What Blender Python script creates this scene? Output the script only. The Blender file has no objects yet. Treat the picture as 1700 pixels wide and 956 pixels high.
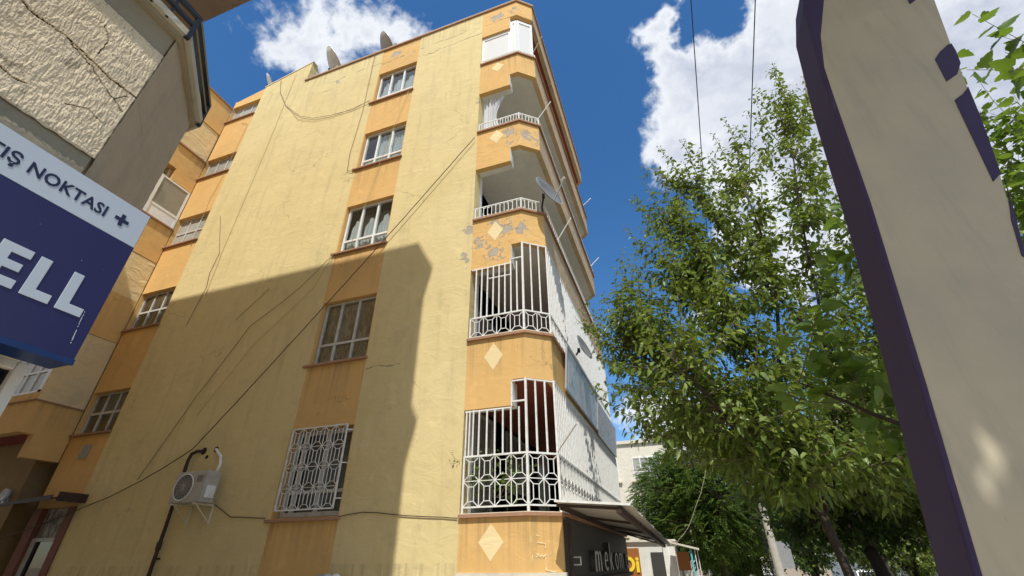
import bpy, math, random
import numpy as np
from mathutils import Vector, Matrix, noise as mnoise
random.seed(7); np.random.seed(7)
S = bpy.context.scene
COL = S.collection
R = math.radians

# ------------------------------------------------------------------ camera
cd = bpy.data.cameras.new('camera'); cam = bpy.data.objects.new('camera', cd); COL.objects.link(cam)
PI_, YA, RO = 0.5493, 0.3331, -0.0097
fw = Vector((-math.sin(YA)*math.cos(PI_), math.cos(YA)*math.cos(PI_), math.sin(PI_)))
rr = Vector((math.cos(YA), math.sin(YA), 0)); uu = rr.cross(fw)
r2 = rr*math.cos(RO)+uu*math.sin(RO); u2 = -rr*math.sin(RO)+uu*math.cos(RO)
M = Matrix((r2, u2, -fw)).transposed().to_4x4(); M.translation = (0, 0, 1.6)
cam.matrix_world = M
cd.sensor_width = 36; cd.lens = 743.99/1700*36; cd.clip_start = .02; cd.clip_end = 3000
S.camera = cam

# ------------------------------------------------------------------ light and exposure
SUN_EL, SUN_AZ = 55, 16.5            # azimuth from -Y towards +X
sd = Vector((math.sin(R(SUN_AZ))*math.cos(R(SUN_EL)), -math.cos(R(SUN_AZ))*math.cos(R(SUN_EL)), math.sin(R(SUN_EL))))
sl = bpy.data.lights.new('sun', 'SUN'); sl.energy = 3.6; sl.angle = R(.53); sl.color = (1, .965, .88)
so = bpy.data.objects.new('sun', sl); COL.objects.link(so)
so.rotation_euler = (-sd).to_track_quat('-Z', 'Y').to_euler(); so.location = (5, -10, 30)
S.view_settings.view_transform = 'Standard'; S.view_settings.look = 'None'
S.view_settings.exposure = 0.27; S.view_settings.gamma = 1

# ------------------------------------------------------------------ world: sky and clouds
W = bpy.data.worlds.new('World'); S.world = W; W.use_nodes = True
wt = W.node_tree; wt.nodes.clear()
def WN(t, **k):
    n = wt.nodes.new(t)
    for a, b in k.items(): setattr(n, a, b)
    return n
def wl(a, b): wt.links.new(a, b)
def wmath(op, a, b=None, c=None, clamp=False):
    n = WN('ShaderNodeMath', operation=op); n.use_clamp = clamp
    for i, v in enumerate((a, b, c)):
        if v is None: continue
        if isinstance(v, (int, float)): n.inputs[i].default_value = v
        else: wl(v, n.inputs[i])
    return n.outputs[0]
sky = WN('ShaderNodeTexSky', sky_type='NISHITA'); sky.sun_disc = False
sky.sun_elevation = R(SUN_EL); sky.sun_rotation = R(180-SUN_AZ); sky.air_density = 1.0; sky.dust_density = .4; sky.ozone_density = 3.0
sat = WN('ShaderNodeHueSaturation'); sat.inputs['Saturation'].default_value = 1.26; sat.inputs['Value'].default_value = 1.0
wl(sky.outputs[0], sat.inputs['Color'])
bg1 = WN('ShaderNodeBackground'); bg1.inputs[1].default_value = .135; wl(sat.outputs[0], bg1.inputs[0])
tc = WN('ShaderNodeTexCoord')
def wnoise(vec, scale, det, rough, off=(0, 0, 0), dist=0):
    mp = WN('ShaderNodeMapping'); mp.inputs['Location'].default_value = off; wl(vec, mp.inputs[0])
    n = WN('ShaderNodeTexNoise'); n.inputs['Scale'].default_value = scale; n.inputs['Detail'].default_value = det
    n.inputs['Roughness'].default_value = rough; n.inputs['Distortion'].default_value = dist
    wl(mp.outputs[0], n.inputs['Vector']); return n
D0 = tc.outputs['Generated']
warp = wnoise(D0, 5.5, 5, .6)
vs = WN('ShaderNodeVectorMath', operation='SUBTRACT'); wl(warp.outputs['Color'], vs.inputs[0]); vs.inputs[1].default_value = (.5, .5, .5)
vm = WN('ShaderNodeVectorMath', operation='SCALE'); wl(vs.outputs[0], vm.inputs[0]); vm.inputs['Scale'].default_value = .22
va = WN('ShaderNodeVectorMath', operation='ADD'); wl(D0, va.inputs[0]); wl(vm.outputs[0], va.inputs[1])
DW = va.outputs[0]
# cumulus bodies as soft lobes in the sky (direction, radius, weight)
LOBES = [((.095, .635, .765), .085, .9), ((.13, .57, .81), .07, .85), ((.186, .64, .748), .155, 1), ((.305, .585, .75), .13, 1), ((.125, .69, .72), .09, 1), ((.335, .67, .662), .22, 1), ((.118, .52, .845), .06, .85),
         ((.09, .735, .672), .055, .8), ((.26, .70, .665), .15, 1), ((.50, .62, .60), .24, 1), ((.33, .50, .80), .13, .9), ((.62, .45, .65), .22, .9),
         ((-.544, .267, .796), .10, .80), ((-.485, .312, .817), .12, .84), ((-.41, .343, .845), .12, .84), ((-.335, .385, .86), .10, .78), ((-.45, .36, .80), .08, .72), ((-.30, .42, .86), .06, .68),
         ((-.63, .287, .721), .07, .62), ((-.609, .223, .761), .07, .60), ((-.66, .25, .70), .05, .6), ((-.40, .42, .81), .06, .55),
         ((-.035, .966, .255), .09, .9), ((.03, .975, .235), .10, .9), ((.106, .798, .593), .045, .55), ((.22, .80, .55), .13, .8), ((.40, .85, .32), .2, .6), ((.27, .80, .50), .16, .9), ((.12, .90, .40), .09, .7), ((.35, .90, .22), .16, .8),
         ((-.9, .2, .4), .28, .8), ((-.35, -.6, .72), .42, 1), ((.7, -.4, .6), .32, .9), ((-.1, -.15, .98), .20, .9), ((-.75, -.4, .5), .40, 1), ((.95, .2, .35), .25, .8), ((.45, -.85, .3), .30, .8), ((-.2, -.95, .3), .42, 1), ((.25, -.25, .93), .16, .8), ((-.75, -.1, .65), .22, .8), ((.85, -.1, .5), .2, .8), ((-.6, -.8, .15), .25, .8)]  # out-of-view clouds, added and enlarged to brighten the shaded wall
mx = None
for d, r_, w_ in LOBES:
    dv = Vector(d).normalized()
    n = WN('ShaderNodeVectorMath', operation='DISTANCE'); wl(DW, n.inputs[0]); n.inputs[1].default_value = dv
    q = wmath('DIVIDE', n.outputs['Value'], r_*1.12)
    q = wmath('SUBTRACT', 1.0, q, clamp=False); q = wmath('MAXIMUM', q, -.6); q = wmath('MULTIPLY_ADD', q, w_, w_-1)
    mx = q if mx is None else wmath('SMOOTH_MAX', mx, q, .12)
fine = wnoise(D0, 9, 9, .62, (3, 1, 2), .3)
fine2 = wnoise(D0, 30, 6, .6, (1, 5, 2), .5)
den = wmath('MULTIPLY_ADD', fine.outputs['Fac'], 1.15, -.62)
den = wmath('ADD', den, wmath('MULTIPLY_ADD', fine2.outputs['Fac'], .42, -.21))
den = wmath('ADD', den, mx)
for d, r_, w_ in (((.222, .52, .822), .095, .75), ((.06, .62, .78), .06, .5)):
    n = WN('ShaderNodeVectorMath', operation='DISTANCE'); wl(DW, n.inputs[0]); n.inputs[1].default_value = Vector(d).normalized()
    den = wmath('SUBTRACT', den, wmath('MULTIPLY', wmath('MAXIMUM', wmath('SUBTRACT', 1.0, wmath('DIVIDE', n.outputs['Value'], r_)), 0.0), w_))
al = WN('ShaderNodeMapRange'); al.interpolation_type = 'SMOOTHSTEP'; wl(den, al.inputs[0]); al.inputs[1].default_value = .02; al.inputs[2].default_value = .36
core = WN('ShaderNodeMapRange'); core.interpolation_type = 'SMOOTHSTEP'; wl(den, core.inputs[0]); core.inputs[1].default_value = .16; core.inputs[2].default_value = .75
sh = wnoise(DW, 6, 6, .55, (7, 2, 9), .2)
shm = WN('ShaderNodeMapRange'); wl(sh.outputs['Fac'], shm.inputs[0]); shm.inputs[1].default_value = .36; shm.inputs[2].default_value = .62; shm.inputs[3].default_value = .35; shm.inputs[4].default_value = 1.0
grey = wmath('MULTIPLY', core.outputs[0], shm.outputs[0], clamp=True)
ccol = WN('ShaderNodeMix', data_type='RGBA'); wl(grey, ccol.inputs[0]); ccol.inputs[6].default_value = (.93, .96, 1.0, 1); ccol.inputs[7].default_value = (.44, .49, .63, 1)
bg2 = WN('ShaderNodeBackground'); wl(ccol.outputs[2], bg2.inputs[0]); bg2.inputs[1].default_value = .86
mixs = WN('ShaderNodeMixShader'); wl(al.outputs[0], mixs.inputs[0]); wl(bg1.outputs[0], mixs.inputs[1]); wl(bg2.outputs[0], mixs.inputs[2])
wo = WN('ShaderNodeOutputWorld'); wl(mixs.outputs[0], wo.inputs[0])
W.cycles.sampling_method = 'MANUAL'; W.cycles.sample_map_resolution = 512

# ------------------------------------------------------------------ materials
class NT:
    def __init__(s, name):
        s.m = bpy.data.materials.new(name); s.m.use_nodes = True; s.t = s.m.node_tree; s.t.nodes.clear()
        s.out = s.t.nodes.new('ShaderNodeOutputMaterial')
        s.b = s.t.nodes.new('ShaderNodeBsdfPrincipled'); s.l(s.b.outputs[0], s.out.inputs[0])
        g = s.t.nodes.new('ShaderNodeNewGeometry'); s.pos = g.outputs['Position']; s.geo = g
    def n(s, t, **k):
        n = s.t.nodes.new(t)
        for a, b in k.items(): setattr(n, a, b)
        return n
    def l(s, a, b): s.t.links.new(a, b)
    def noise(s, scale, det=4, rough=.55, vec=None, sc=(1, 1, 1), dist=0, off=(0, 0, 0)):
        mp = s.n('ShaderNodeMapping'); mp.inputs['Scale'].default_value = sc; mp.inputs['Location'].default_value = off
        s.l(vec or s.pos, mp.inputs[0]); n = s.n('ShaderNodeTexNoise')
        n.inputs['Scale'].default_value = scale; n.inputs['Detail'].default_value = det; n.inputs['Roughness'].default_value = rough; n.inputs['Distortion'].default_value = dist
        s.l(mp.outputs[0], n.inputs['Vector']); return n.outputs['Fac']
    def ramp(s, v, a, b, c=0., d=1., smooth=True):
        n = s.n('ShaderNodeMapRange'); n.interpolation_type = 'SMOOTHSTEP' if smooth else 'LINEAR'
        s.l(v, n.inputs[0]); n.inputs[1].default_value = a; n.inputs[2].default_value = b; n.inputs[3].default_value = c; n.inputs[4].default_value = d
        return n.outputs[0]
    def mix(s, f, a, b, blend='MIX'):
        n = s.n('ShaderNodeMix', data_type='RGBA', blend_type=blend)
        for i, v in ((0, f), (6, a), (7, b)):
            if isinstance(v, (int, float)): n.inputs[i].default_value = v
            elif isinstance(v, tuple): n.inputs[i].default_value = (*v[:3], 1)
            else: s.l(v, n.inputs[i])
        return n.outputs[2]
    def math(s, op, a, b=None, c=None, clamp=False):
        n = s.n('ShaderNodeMath', operation=op); n.use_clamp = clamp
        for i, v in enumerate((a, b, c)):
            if v is None: continue
            if isinstance(v, (int, float)): n.inputs[i].default_value = v
            else: s.l(v, n.inputs[i])
        return n.outputs[0]
    def bump(s, h, strength=.5, dist=.01, prev=None):
        n = s.n('ShaderNodeBump'); n.inputs['Strength'].default_value = strength; n.inputs['Distance'].default_value = dist
        s.l(h, n.inputs['Height'])
        if prev is not None: s.l(prev, n.inputs['Normal'])
        return n.outputs[0]
    def fin(s, col=None, rough=.8, nrm=None, metal=0, spec=.3):
        if col is not None:
            if isinstance(col, tuple): s.b.inputs['Base Color'].default_value = (*col[:3], 1)
            else: s.l(col, s.b.inputs['Base Color'])
        if isinstance(rough, (int, float)): s.b.inputs['Roughness'].default_value = rough
        else: s.l(rough, s.b.inputs['Roughness'])
        s.b.inputs['Metallic'].default_value = metal; s.b.inputs['Specular IOR Level'].default_value = spec
        if nrm is not None: s.l(nrm, s.b.inputs['Normal'])
        return s.m

def blobs(m, pts, nscale=3.5, th=.50, seed=0):
    """mask of flaked spots round the given places, ragged by noise"""
    mx = None
    for (x, y, z, r) in pts:
        d = m.n('ShaderNodeVectorMath', operation='DISTANCE'); m.l(m.pos, d.inputs[0]); d.inputs[1].default_value = (x, y, z)
        q = m.math('SUBTRACT', 1.0, m.math('DIVIDE', d.outputs['Value'], r)); q = m.math('MAXIMUM', q, -1.)
        mx = q if mx is None else m.math('MAXIMUM', mx, q)
    n = m.noise(nscale*1.5, 8, .70, off=(seed, seed*2, 1), dist=.8)
    v = m.math('ADD', m.math('MULTIPLY', mx, .30), n)
    return m.ramp(v, th+.19, th+.205)

def plaster(name, col, alt, dark, bump=.35, streak=.18, peel=None, hcracks=None, rough_scale=1.0, trowel=1.0, dirt=.25, stains=None):
    m = NT(name)
    a = m.noise(.9, 6, .6); b = m.noise(3.2, 6, .65, off=(4, 1, 7)); c = m.noise(1.1, 5, .6, sc=(4, 4, .35), off=(9, 2, 3)); f = m.noise(42, 4, .6)
    colr = m.mix(m.ramp(a, .38, .68), col, alt)
    colr = m.mix(m.math('MULTIPLY', m.ramp(b, .52, .78), dirt), colr, dark)
    colr = m.mix(m.math('MULTIPLY', m.ramp(c, .50, .74), streak), colr, dark)
    gr = m.math('MULTIPLY', m.ramp(m.noise(.45, 6, .68, off=(21, 4, 9)), .50, .72), .30); colr = m.mix(gr, colr, dark)
    fc = m.n('ShaderNodeTexVoronoi', feature='DISTANCE_TO_EDGE'); fc.inputs['Scale'].default_value = .8
    wv = m.n('ShaderNodeVectorMath', operation='MULTIPLY_ADD'); wn = m.n('ShaderNodeTexNoise'); wn.inputs['Scale'].default_value = 3.0; wn.inputs['Detail'].default_value = 5; m.l(m.pos, wn.inputs['Vector']); m.l(wn.outputs['Color'], wv.inputs[0]); wv.inputs[1].default_value = (.55, .55, .55); m.l(m.pos, wv.inputs[2]); m.l(wv.outputs[0], fc.inputs['Vector'])
    ck = m.math('MULTIPLY', m.ramp(fc.outputs['Distance'], .003, .010, 1, 0), m.math('MULTIPLY', m.ramp(m.noise(.8, 3, .5, off=(31, 7, 2)), .55, .66), .45)); colr = m.mix(ck, colr, tuple(x*.45 for x in dark))
    # light filler dabs
    dab = m.math('MULTIPLY', m.ramp(m.noise(1.7, 3, .5, off=(14, 3, 5), dist=1.2), .63, .70), .35)
    colr = m.mix(dab, colr, tuple(min(1, x*1.12+.02) for x in col))
    if stains:
        sp_ = m.n('ShaderNodeSeparateXYZ'); m.l(m.pos, sp_.inputs[0]); acc = None
        sn = m.ramp(m.noise(1.0, 6, .7, sc=(9, 9, .25), off=(17, 2, 6)), .44, .66)
        for zt_ in stains:
            dz = m.math('SUBTRACT', zt_, sp_.outputs[2]); k_ = m.math('MULTIPLY', m.math('GREATER_THAN', dz, 0.0), m.ramp(dz, 0, 1.1, 1, 0)); acc = k_ if acc is None else m.math('MAXIMUM', acc, k_)
        colr = m.mix(m.math('MULTIPLY', m.math('MULTIPLY', acc, sn), .55), colr, tuple(x*.8 for x in dark))
    h = m.noise(2.1*trowel, 5, .58, sc=(1, 1, 1.7), off=(2, 8, 1), dist=.9)
    nrm = m.bump(h, .55*bump/.35, .05)
    nrm = m.bump(m.noise(11, 5, .6, off=(5, 5, 5)), .35*bump/.35, .012, nrm)
    nrm = m.bump(f, .35*bump/.35, .003, nrm)
    rough = .86
    if hcracks:
        sep = m.n('ShaderNodeSeparateXYZ'); m.l(m.pos, sep.inputs[0])
        wob = m.math('MULTIPLY_ADD', m.noise(1.3, 5, .7, off=(3, 3, 3)), .5, -.25)
        wob2 = m.math('MULTIPLY_ADD', m.noise(9, 3, .6), .08, -.04)
        zz = m.math('ADD', m.math('ADD', sep.outputs[2], wob), wob2)
        tot = None
        for (z, x0, x1, w) in hcracks:
            dz = m.math('ABSOLUTE', m.math('SUBTRACT', zz, z))
            k = m.ramp(dz, w*.4, w, 1, 0)
            gx = m.math('MULTIPLY', m.math('GREATER_THAN', sep.outputs[0], x0), m.math('LESS_THAN', sep.outputs[0], x1))
            k = m.math('MULTIPLY', k, gx)
            k = m.math('MULTIPLY', k, m.ramp(m.noise(1.6, 3, .6, off=(z, 1, 1)), .42, .52))
            tot = k if tot is None else m.math('MAXIMUM', tot, k)
        colr = m.mix(m.math('MULTIPLY', tot, .75), colr, (.20, .17, .13))
        inv = m.math('SUBTRACT', 1.0, tot); nrm = m.bump(inv, .8, .01, nrm)
    if peel:
        mk = blobs(m, peel)
        gcol = m.mix(m.noise(9, 4), (.36, .315, .26), (.50, .44, .36))
        rim = blobs(m, peel, th=.455)
        colr = m.mix(m.math('MULTIPLY', rim, .55), colr, tuple(min(1, x*1.1+.08) for x in alt))
        colr = m.mix(mk, colr, gcol)
        nrm = m.bump(m.math('SUBTRACT', 1.0, mk), .9, .012, nrm)
    return m.fin(colr, rough, nrm, 0, .25)

YEL = ((.725, .59, .30), (.68, .55, .27), (.50, .42, .235))
ORA = ((.735, .46, .175), (.69, .43, .16), (.46, .305, .15))
m_yellow = plaster('yellow_plaster', *YEL, bump=.20, streak=.45, dirt=.45, stains=[17.17, 1.6], peel=[(-3.52, 7.24, 8.05, .26), (-3.55, 7.24, 7.35, .30), (-3.47, 7.24, 12.6, .16), (-9.0, 7.24, 16.3, .30)],
                   hcracks=[(16.45, -9.6, -3.4, .022), (16.0, -9.6, -3.4, .02), (5.0, -5.7, -4.9, .015)])
m_orange = plaster('orange_plaster', *ORA, bump=.16, streak=.25, dirt=.30, stains=[2.25, 5.25, 8.25, 11.25, 14.25])
m_orange_top = plaster('orange_plaster_cracked', *ORA, bump=.3, streak=.2, dirt=.3, peel=[(-6.7, 7.25, 16.75, .35), (-2.95, 7.24, 16.7, .42), (-2.35, 7.24, 16.75, .3)], hcracks=[(16.4, -7.3, -2.5, .02)])
m_band3 = plaster('orange_plaster_flaking', *ORA, bump=.3, streak=.2, dirt=.3, peel=[(-2.55, 7.24, 10.95, .40), (-2.1, 7.4, 10.8, .40), (-2.5, 7.24, 10.55, .25), (-1.9, 7.5, 10.65, .25)])
m_band2 = plaster('orange_plaster_peeling', *ORA, bump=.3, streak=.2, dirt=.3, peel=[(-3.25, 7.24, 7.6, .35), (-2.65, 7.24, 7.85, .42), (-2.9, 7.24, 8.05, .3), (-2.3, 7.24, 7.8, .35), (-2.9, 7.24, 7.25, .45)])
m_front = plaster('weathered_tan_plaster', (.62, .43, .24), (.55, .40, .25), (.36, .29, .21), bump=.4, streak=.6, dirt=.5)
m_wingbeige = plaster('pale_yellow_plaster', (.76, .60, .32), (.70, .57, .35), (.48, .42, .27), bump=.45, streak=.3, dirt=.45)
m_redsoffit = plaster('dark_red_paint', (.30, .07, .04), (.26, .06, .035), (.15, .05, .035), bump=.2)
m_soffit = plaster('grey_white_paint', (.74, .71, .64), (.68, .65, .58), (.48, .45, .40), bump=.15)
m_inner = plaster('balcony_inner_wall_paint', (.80, .79, .75), (.75, .74, .70), (.52, .51, .47), bump=.25)
m_brownledge = plaster('brown_ledge_paint', (.42, .24, .15), (.36, .20, .12), (.22, .14, .10), bump=.2)
m_lightledge = plaster('pale_mortar', (.74, .66, .50), (.66, .58, .44), (.4, .34, .27), bump=.3)
m_plinth = plaster('pale_plinth', (.70, .64, .52), (.62, .57, .48), (.4, .36, .3), bump=.3)
m_diamond = plaster('pale_yellow_diamond_paint', (.84, .68, .38), (.80, .64, .35), (.6, .48, .3), bump=.2, streak=.1, dirt=.15)

def simple(name, col, rough=.6, metal=0, var=.12, spec=.4, bump=0., scale=20, alt=None, amt=.5):
    m = NT(name); a = m.noise(scale, 5, .6)
    c2 = alt or tuple(x*(1-var*2) for x in col)
    colr = m.mix(m.math('MULTIPLY', m.ramp(a, .4, .75), amt), col, c2)
    nrm = m.bump(m.noise(scale*3, 4), bump, .004) if bump else None
    return m.fin(colr, rough, nrm, metal, spec)
m_white_metal = simple('white_painted_metal', (.80, .80, .77), .45, alt=(.55, .48, .40), scale=14, amt=.55)
m_white_pvc = simple('white_pvc', (.82, .82, .80), .35, alt=(.68, .67, .63), scale=5, amt=.4)
m_old_frame = simple('aged_white_frame', (.60, .58, .54), .6, alt=(.36, .33, .28), scale=9, amt=.6)
m_black_metal = simple('black_painted_metal', (.02, .021, .026), .4)
m_grey_metal = simple('grey_galvanised_metal', (.42, .43, .44), .45, .3, alt=(.28, .27, .26))
m_rust = simple('rusty_brown_pipe', (.045, .024, .018), .6, alt=(.12, .06, .035), scale=12)
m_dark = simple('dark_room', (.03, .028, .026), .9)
m_room = simple('dim_room', (.34, .31, .28), .9)
m_cable = simple('dark_cable', (.10, .07, .045), .7)
m_cable_p = simple('painted_cable', (.52, .40, .20), .8)
m_ac = simple('ac_casing', (.46, .44, .39), .5, alt=(.34, .31, .26), scale=6)
m_acdark = simple('fan_dark', (.07, .07, .07), .5)
m_dish = simple('dish_brown_grey', (.34, .29, .24), .5, alt=(.22, .18, .15), scale=8)
m_dish_l = simple('dish_beige', (.58, .52, .43), .5, alt=(.42, .36, .28), scale=7)
m_dish_w = simple('dish_white', (.78, .79, .80), .4, alt=(.6, .6, .6), scale=7)
m_asphalt = simple('asphalt', (.085, .08, .074), .9, alt=(.055, .052, .05), scale=30, bump=.4)
m_paving = simple('concrete_paving', (.56, .48, .36), .9, alt=(.44, .37, .27), scale=8, bump=.3)
m_paint_w = simple('road_paint', (.7, .7, .68), .8)
m_kerb = simple('kerb_concrete', (.42, .41, .38), .9, alt=(.3, .29, .27), scale=9, bump=.3)
m_soil = simple('dry_soil', (.34, .26, .17), .95, scale=6, bump=.4)
m_bark = simple('bark', (.055, .042, .032), .9, alt=(.03, .023, .018), scale=14, bump=.6)
m_twig = simple('twig', (.15, .13, .07), .8, alt=(.08, .065, .04), scale=14)
m_roof = simple('roof_bitumen', (.16, .15, .14), .9)
m_shopdark = simple('dark_shop_fascia', (.055, .052, .048), .55, alt=(.035, .033, .03), scale=4)
m_letter = simple('letter_white', (.62, .61, .57), .4)
m_navy = NT('navy_sign_face')
_n = m_navy.noise(3, 3, .5); _sp = m_navy.ramp(m_navy.noise(55, 2, .5), .80, .815)
_c = m_navy.mix(_n, (.017, .016, .072), (.024, .022, .10)); _c = m_navy.mix(_sp, _c, (.5, .55, .6)); m_navy = m_navy.fin(_c, .32, None, 0, .5)
m_signwhite = simple('sign_grey_white', (.50, .55, .62), .35, alt=(.44, .49, .57), scale=2.5, amt=.6)
m_signink = simple('sign_dark_ink', (.018, .02, .06), .4)
m_signblue = simple('sign_blue_edge', (.008, .03, .12), .4)
m_purple = simple('pylon_purple', (.058, .042, .10), .6, alt=(.042, .030, .09), scale=2.5, spec=.2)
m_beige = NT('pylon_beige')
_c = m_beige.mix(m_beige.ramp(m_beige.noise(1.6, 5, .6), .35, .7), (.50, .445, .33), (.43, .39, .30)); _c = m_beige.mix(m_beige.math('MULTIPLY', m_beige.ramp(m_beige.noise(2, 6, .65, sc=(5, 5, .5)), .45, .75), .55), _c, (.33, .31, .25)); _c = m_beige.mix(m_beige.math('MULTIPLY', m_beige.ramp(m_beige.noise(7, 5, .7, off=(3, 1, 4)), .58, .74), .35), _c, (.56, .52, .43)); _c = m_beige.mix(m_beige.math('MULTIPLY', m_beige.ramp(m_beige.noise(60, 3, .6, sc=(1, 1, .2)), .68, .74), .3), _c, (.25, .23, .19))
m_beige = m_beige.fin(_c, .55, None, 0, .3)
m_turq = simple('turquoise_paint', (.10, .52, .60), .5)
m_red = simple('red_plastic', (.70, .05, .03), .4)
m_signorange = simple('orange_sign_panel', (.36, .13, .035), .5)
m_signyellow = simple('yellow_letter', (.95, .70, .05), .4)
m_carwhite = simple('white_car_paint', (.78, .79, .80), .25, spec=.6)
m_rubber = simple('tyre_rubber', (.02, .02, .02), .8)
m_lampred = simple('tail_lamp', (.45, .02, .02), .3)
m_headl = simple('headlamp_lens', (.7, .72, .75), .15)
m_concrete_pole = simple('pale_concrete_pole', (.55, .51, .44), .85, alt=(.40, .37, .31), scale=7, bump=.3)
m_cream = plaster('cream_render', (.76, .71, .60), (.70, .65, .55), (.48, .43, .36), bump=.3)
m_wallwhite = plaster('white_render', (.80, .79, .74), (.74, .73, .68), (.5, .48, .43), bump=.2)
m_banner = NT('faded_banner')
_c = m_banner.mix(m_banner.ramp(m_banner.noise(1.5, 4, .6, sc=(1, 1, 1.4)), .40, .62), (.56, .64, .68), (.76, .78, .76)); _c = m_banner.mix(m_banner.ramp(m_banner.noise(5, 4, .6), .58, .66), _c, (.30, .36, .45)); m_banner = m_banner.fin(_c, .5)
m_stonepanel = NT('patterned_white_panel')
_v = m_stonepanel.n('ShaderNodeTexVoronoi', feature='DISTANCE_TO_EDGE'); _v.inputs['Scale'].default_value = 9; m_stonepanel.l(m_stonepanel.pos, _v.inputs['Vector'])
m_stonepanel = m_stonepanel.fin(m_stonepanel.mix(m_stonepanel.ramp(_v.outputs['Distance'], .02, .07), (.30, .31, .32), (.62, .63, .63)), .7)
# cloths: fabric with folds
def cloth(name, col, rough=.9, alpha=.2):
    m = NT(name)
    c = m.mix(m.ramp(m.noise(2, 4, .6, sc=(4, 4, .4)), .4, .7), col, tuple(x*.78 for x in col))
    m.fin(c, rough, m.bump(m.noise(6, 4, .6, sc=(4, 4, .5)), .4, .02))
    tr = m.n('ShaderNodeBsdfTranslucent'); m.l(c, tr.inputs[0]); mx = m.n('ShaderNodeMixShader'); mx.inputs[0].default_value = alpha
    m.l(m.b.outputs[0], mx.inputs[1]); m.l(tr.outputs[0], mx.inputs[2]); m.l(mx.outputs[0], m.out.inputs[0]); return m.m
m_cloth_w = cloth('white_curtain', (.82, .82, .82), alpha=.25)
m_cloth_b = cloth('beige_screen', (.50, .48, .42), alpha=.08)
m_cloth_l = cloth('lace_curtain', (.62, .62, .60), alpha=.2)
# dim printed curtain
m_print = NT('patterned_net_curtain')
_c = m_print.mix(m_print.ramp(m_print.noise(6, 5, .7, sc=(2, 2, .7)), .42, .60), (.16, .15, .13), (.50, .48, .45)); m_print = m_print.fin(_c, .9)
m_shutter = NT('white_roller_shutter')
_sx = m_shutter.n('ShaderNodeTexWave', wave_type='BANDS', bands_direction='Z'); _sx.inputs['Scale'].default_value = 6.5; m_shutter.l(m_shutter.pos, _sx.inputs['Vector'])
m_shutter = m_shutter.fin((.74, .74, .72), .5, m_shutter.bump(_sx.outputs['Fac'], .6, .012))
def glass(name, tint=(.88, .92, .92), mixf=.25, rough=.03):
    m = NT(name); m.t.nodes.remove(m.b)
    tr = m.n('ShaderNodeBsdfTransparent'); tr.inputs[0].default_value = (*tint, 1)
    gl = m.n('ShaderNodeBsdfGlossy'); gl.inputs['Roughness'].default_value = rough
    fr = m.n('ShaderNodeLayerWeight'); fr.inputs[0].default_value = .5
    f = m.math('ADD', m.math('POWER', fr.outputs['Facing'], 4.0), mixf, clamp=True)
    mx = m.n('ShaderNodeMixShader'); m.l(f, mx.inputs[0]); m.l(tr.outputs[0], mx.inputs[1]); m.l(gl.outputs[0], mx.inputs[2]); m.l(mx.outputs[0], m.out.inputs[0]); return m.m
m_glass = glass('window_glass', mixf=.04)
m_glass_d = glass('dusty_glass', (.80, .82, .80), .12, .18)
def frost(name, col):
    m = NT(name); return m.fin(m.mix(m.ramp(m.noise(1.4, 3), .4, .65), col, tuple(x*.75 for x in col)), .28, None, 0, .5)
m_frost = frost('frosted_pane', (.42, .42, .38)); m_frost_w = frost('grey_reflecting_pane', (.30, .29, .24))
def leafmat(name, a, b, c, trans=.35):
    m = NT(name)
    rnd = m.geo.outputs['Random Per Island']
    col = m.mix(rnd, a, b); col = m.mix(m.ramp(m.noise(.9, 3, .5), .52, .72), col, c)
    m.fin(col, .42, None, 0, .45)
    tcol = m.mix(.5, col, (min(1, b[0]*2.2), min(1, b[1]*2.0), b[2]*.8))
    tr = m.n('ShaderNodeBsdfTranslucent'); m.l(tcol, tr.inputs[0]); mx = m.n('ShaderNodeMixShader'); mx.inputs[0].default_value = trans
    m.l(m.b.outputs[0], mx.inputs[1]); m.l(tr.outputs[0], mx.inputs[2]); m.l(mx.outputs[0], m.out.inputs[0]); return m.m
m_leaf = leafmat('mulberry_leaves', (.075, .135, .025), (.21, .28, .055), (.27, .34, .08), .30)
m_leaf_n = leafmat('near_mulberry_leaves', (.07, .14, .02), (.15, .24, .04), (.19, .29, .05), .4)
m_leaf_f = leafmat('feathery_leaves', (.05, .10, .022), (.11, .18, .035), (.16, .23, .05))
m_leaf_d = leafmat('dark_leaves', (.035, .08, .016), (.09, .16, .028), (.14, .22, .04))
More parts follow.
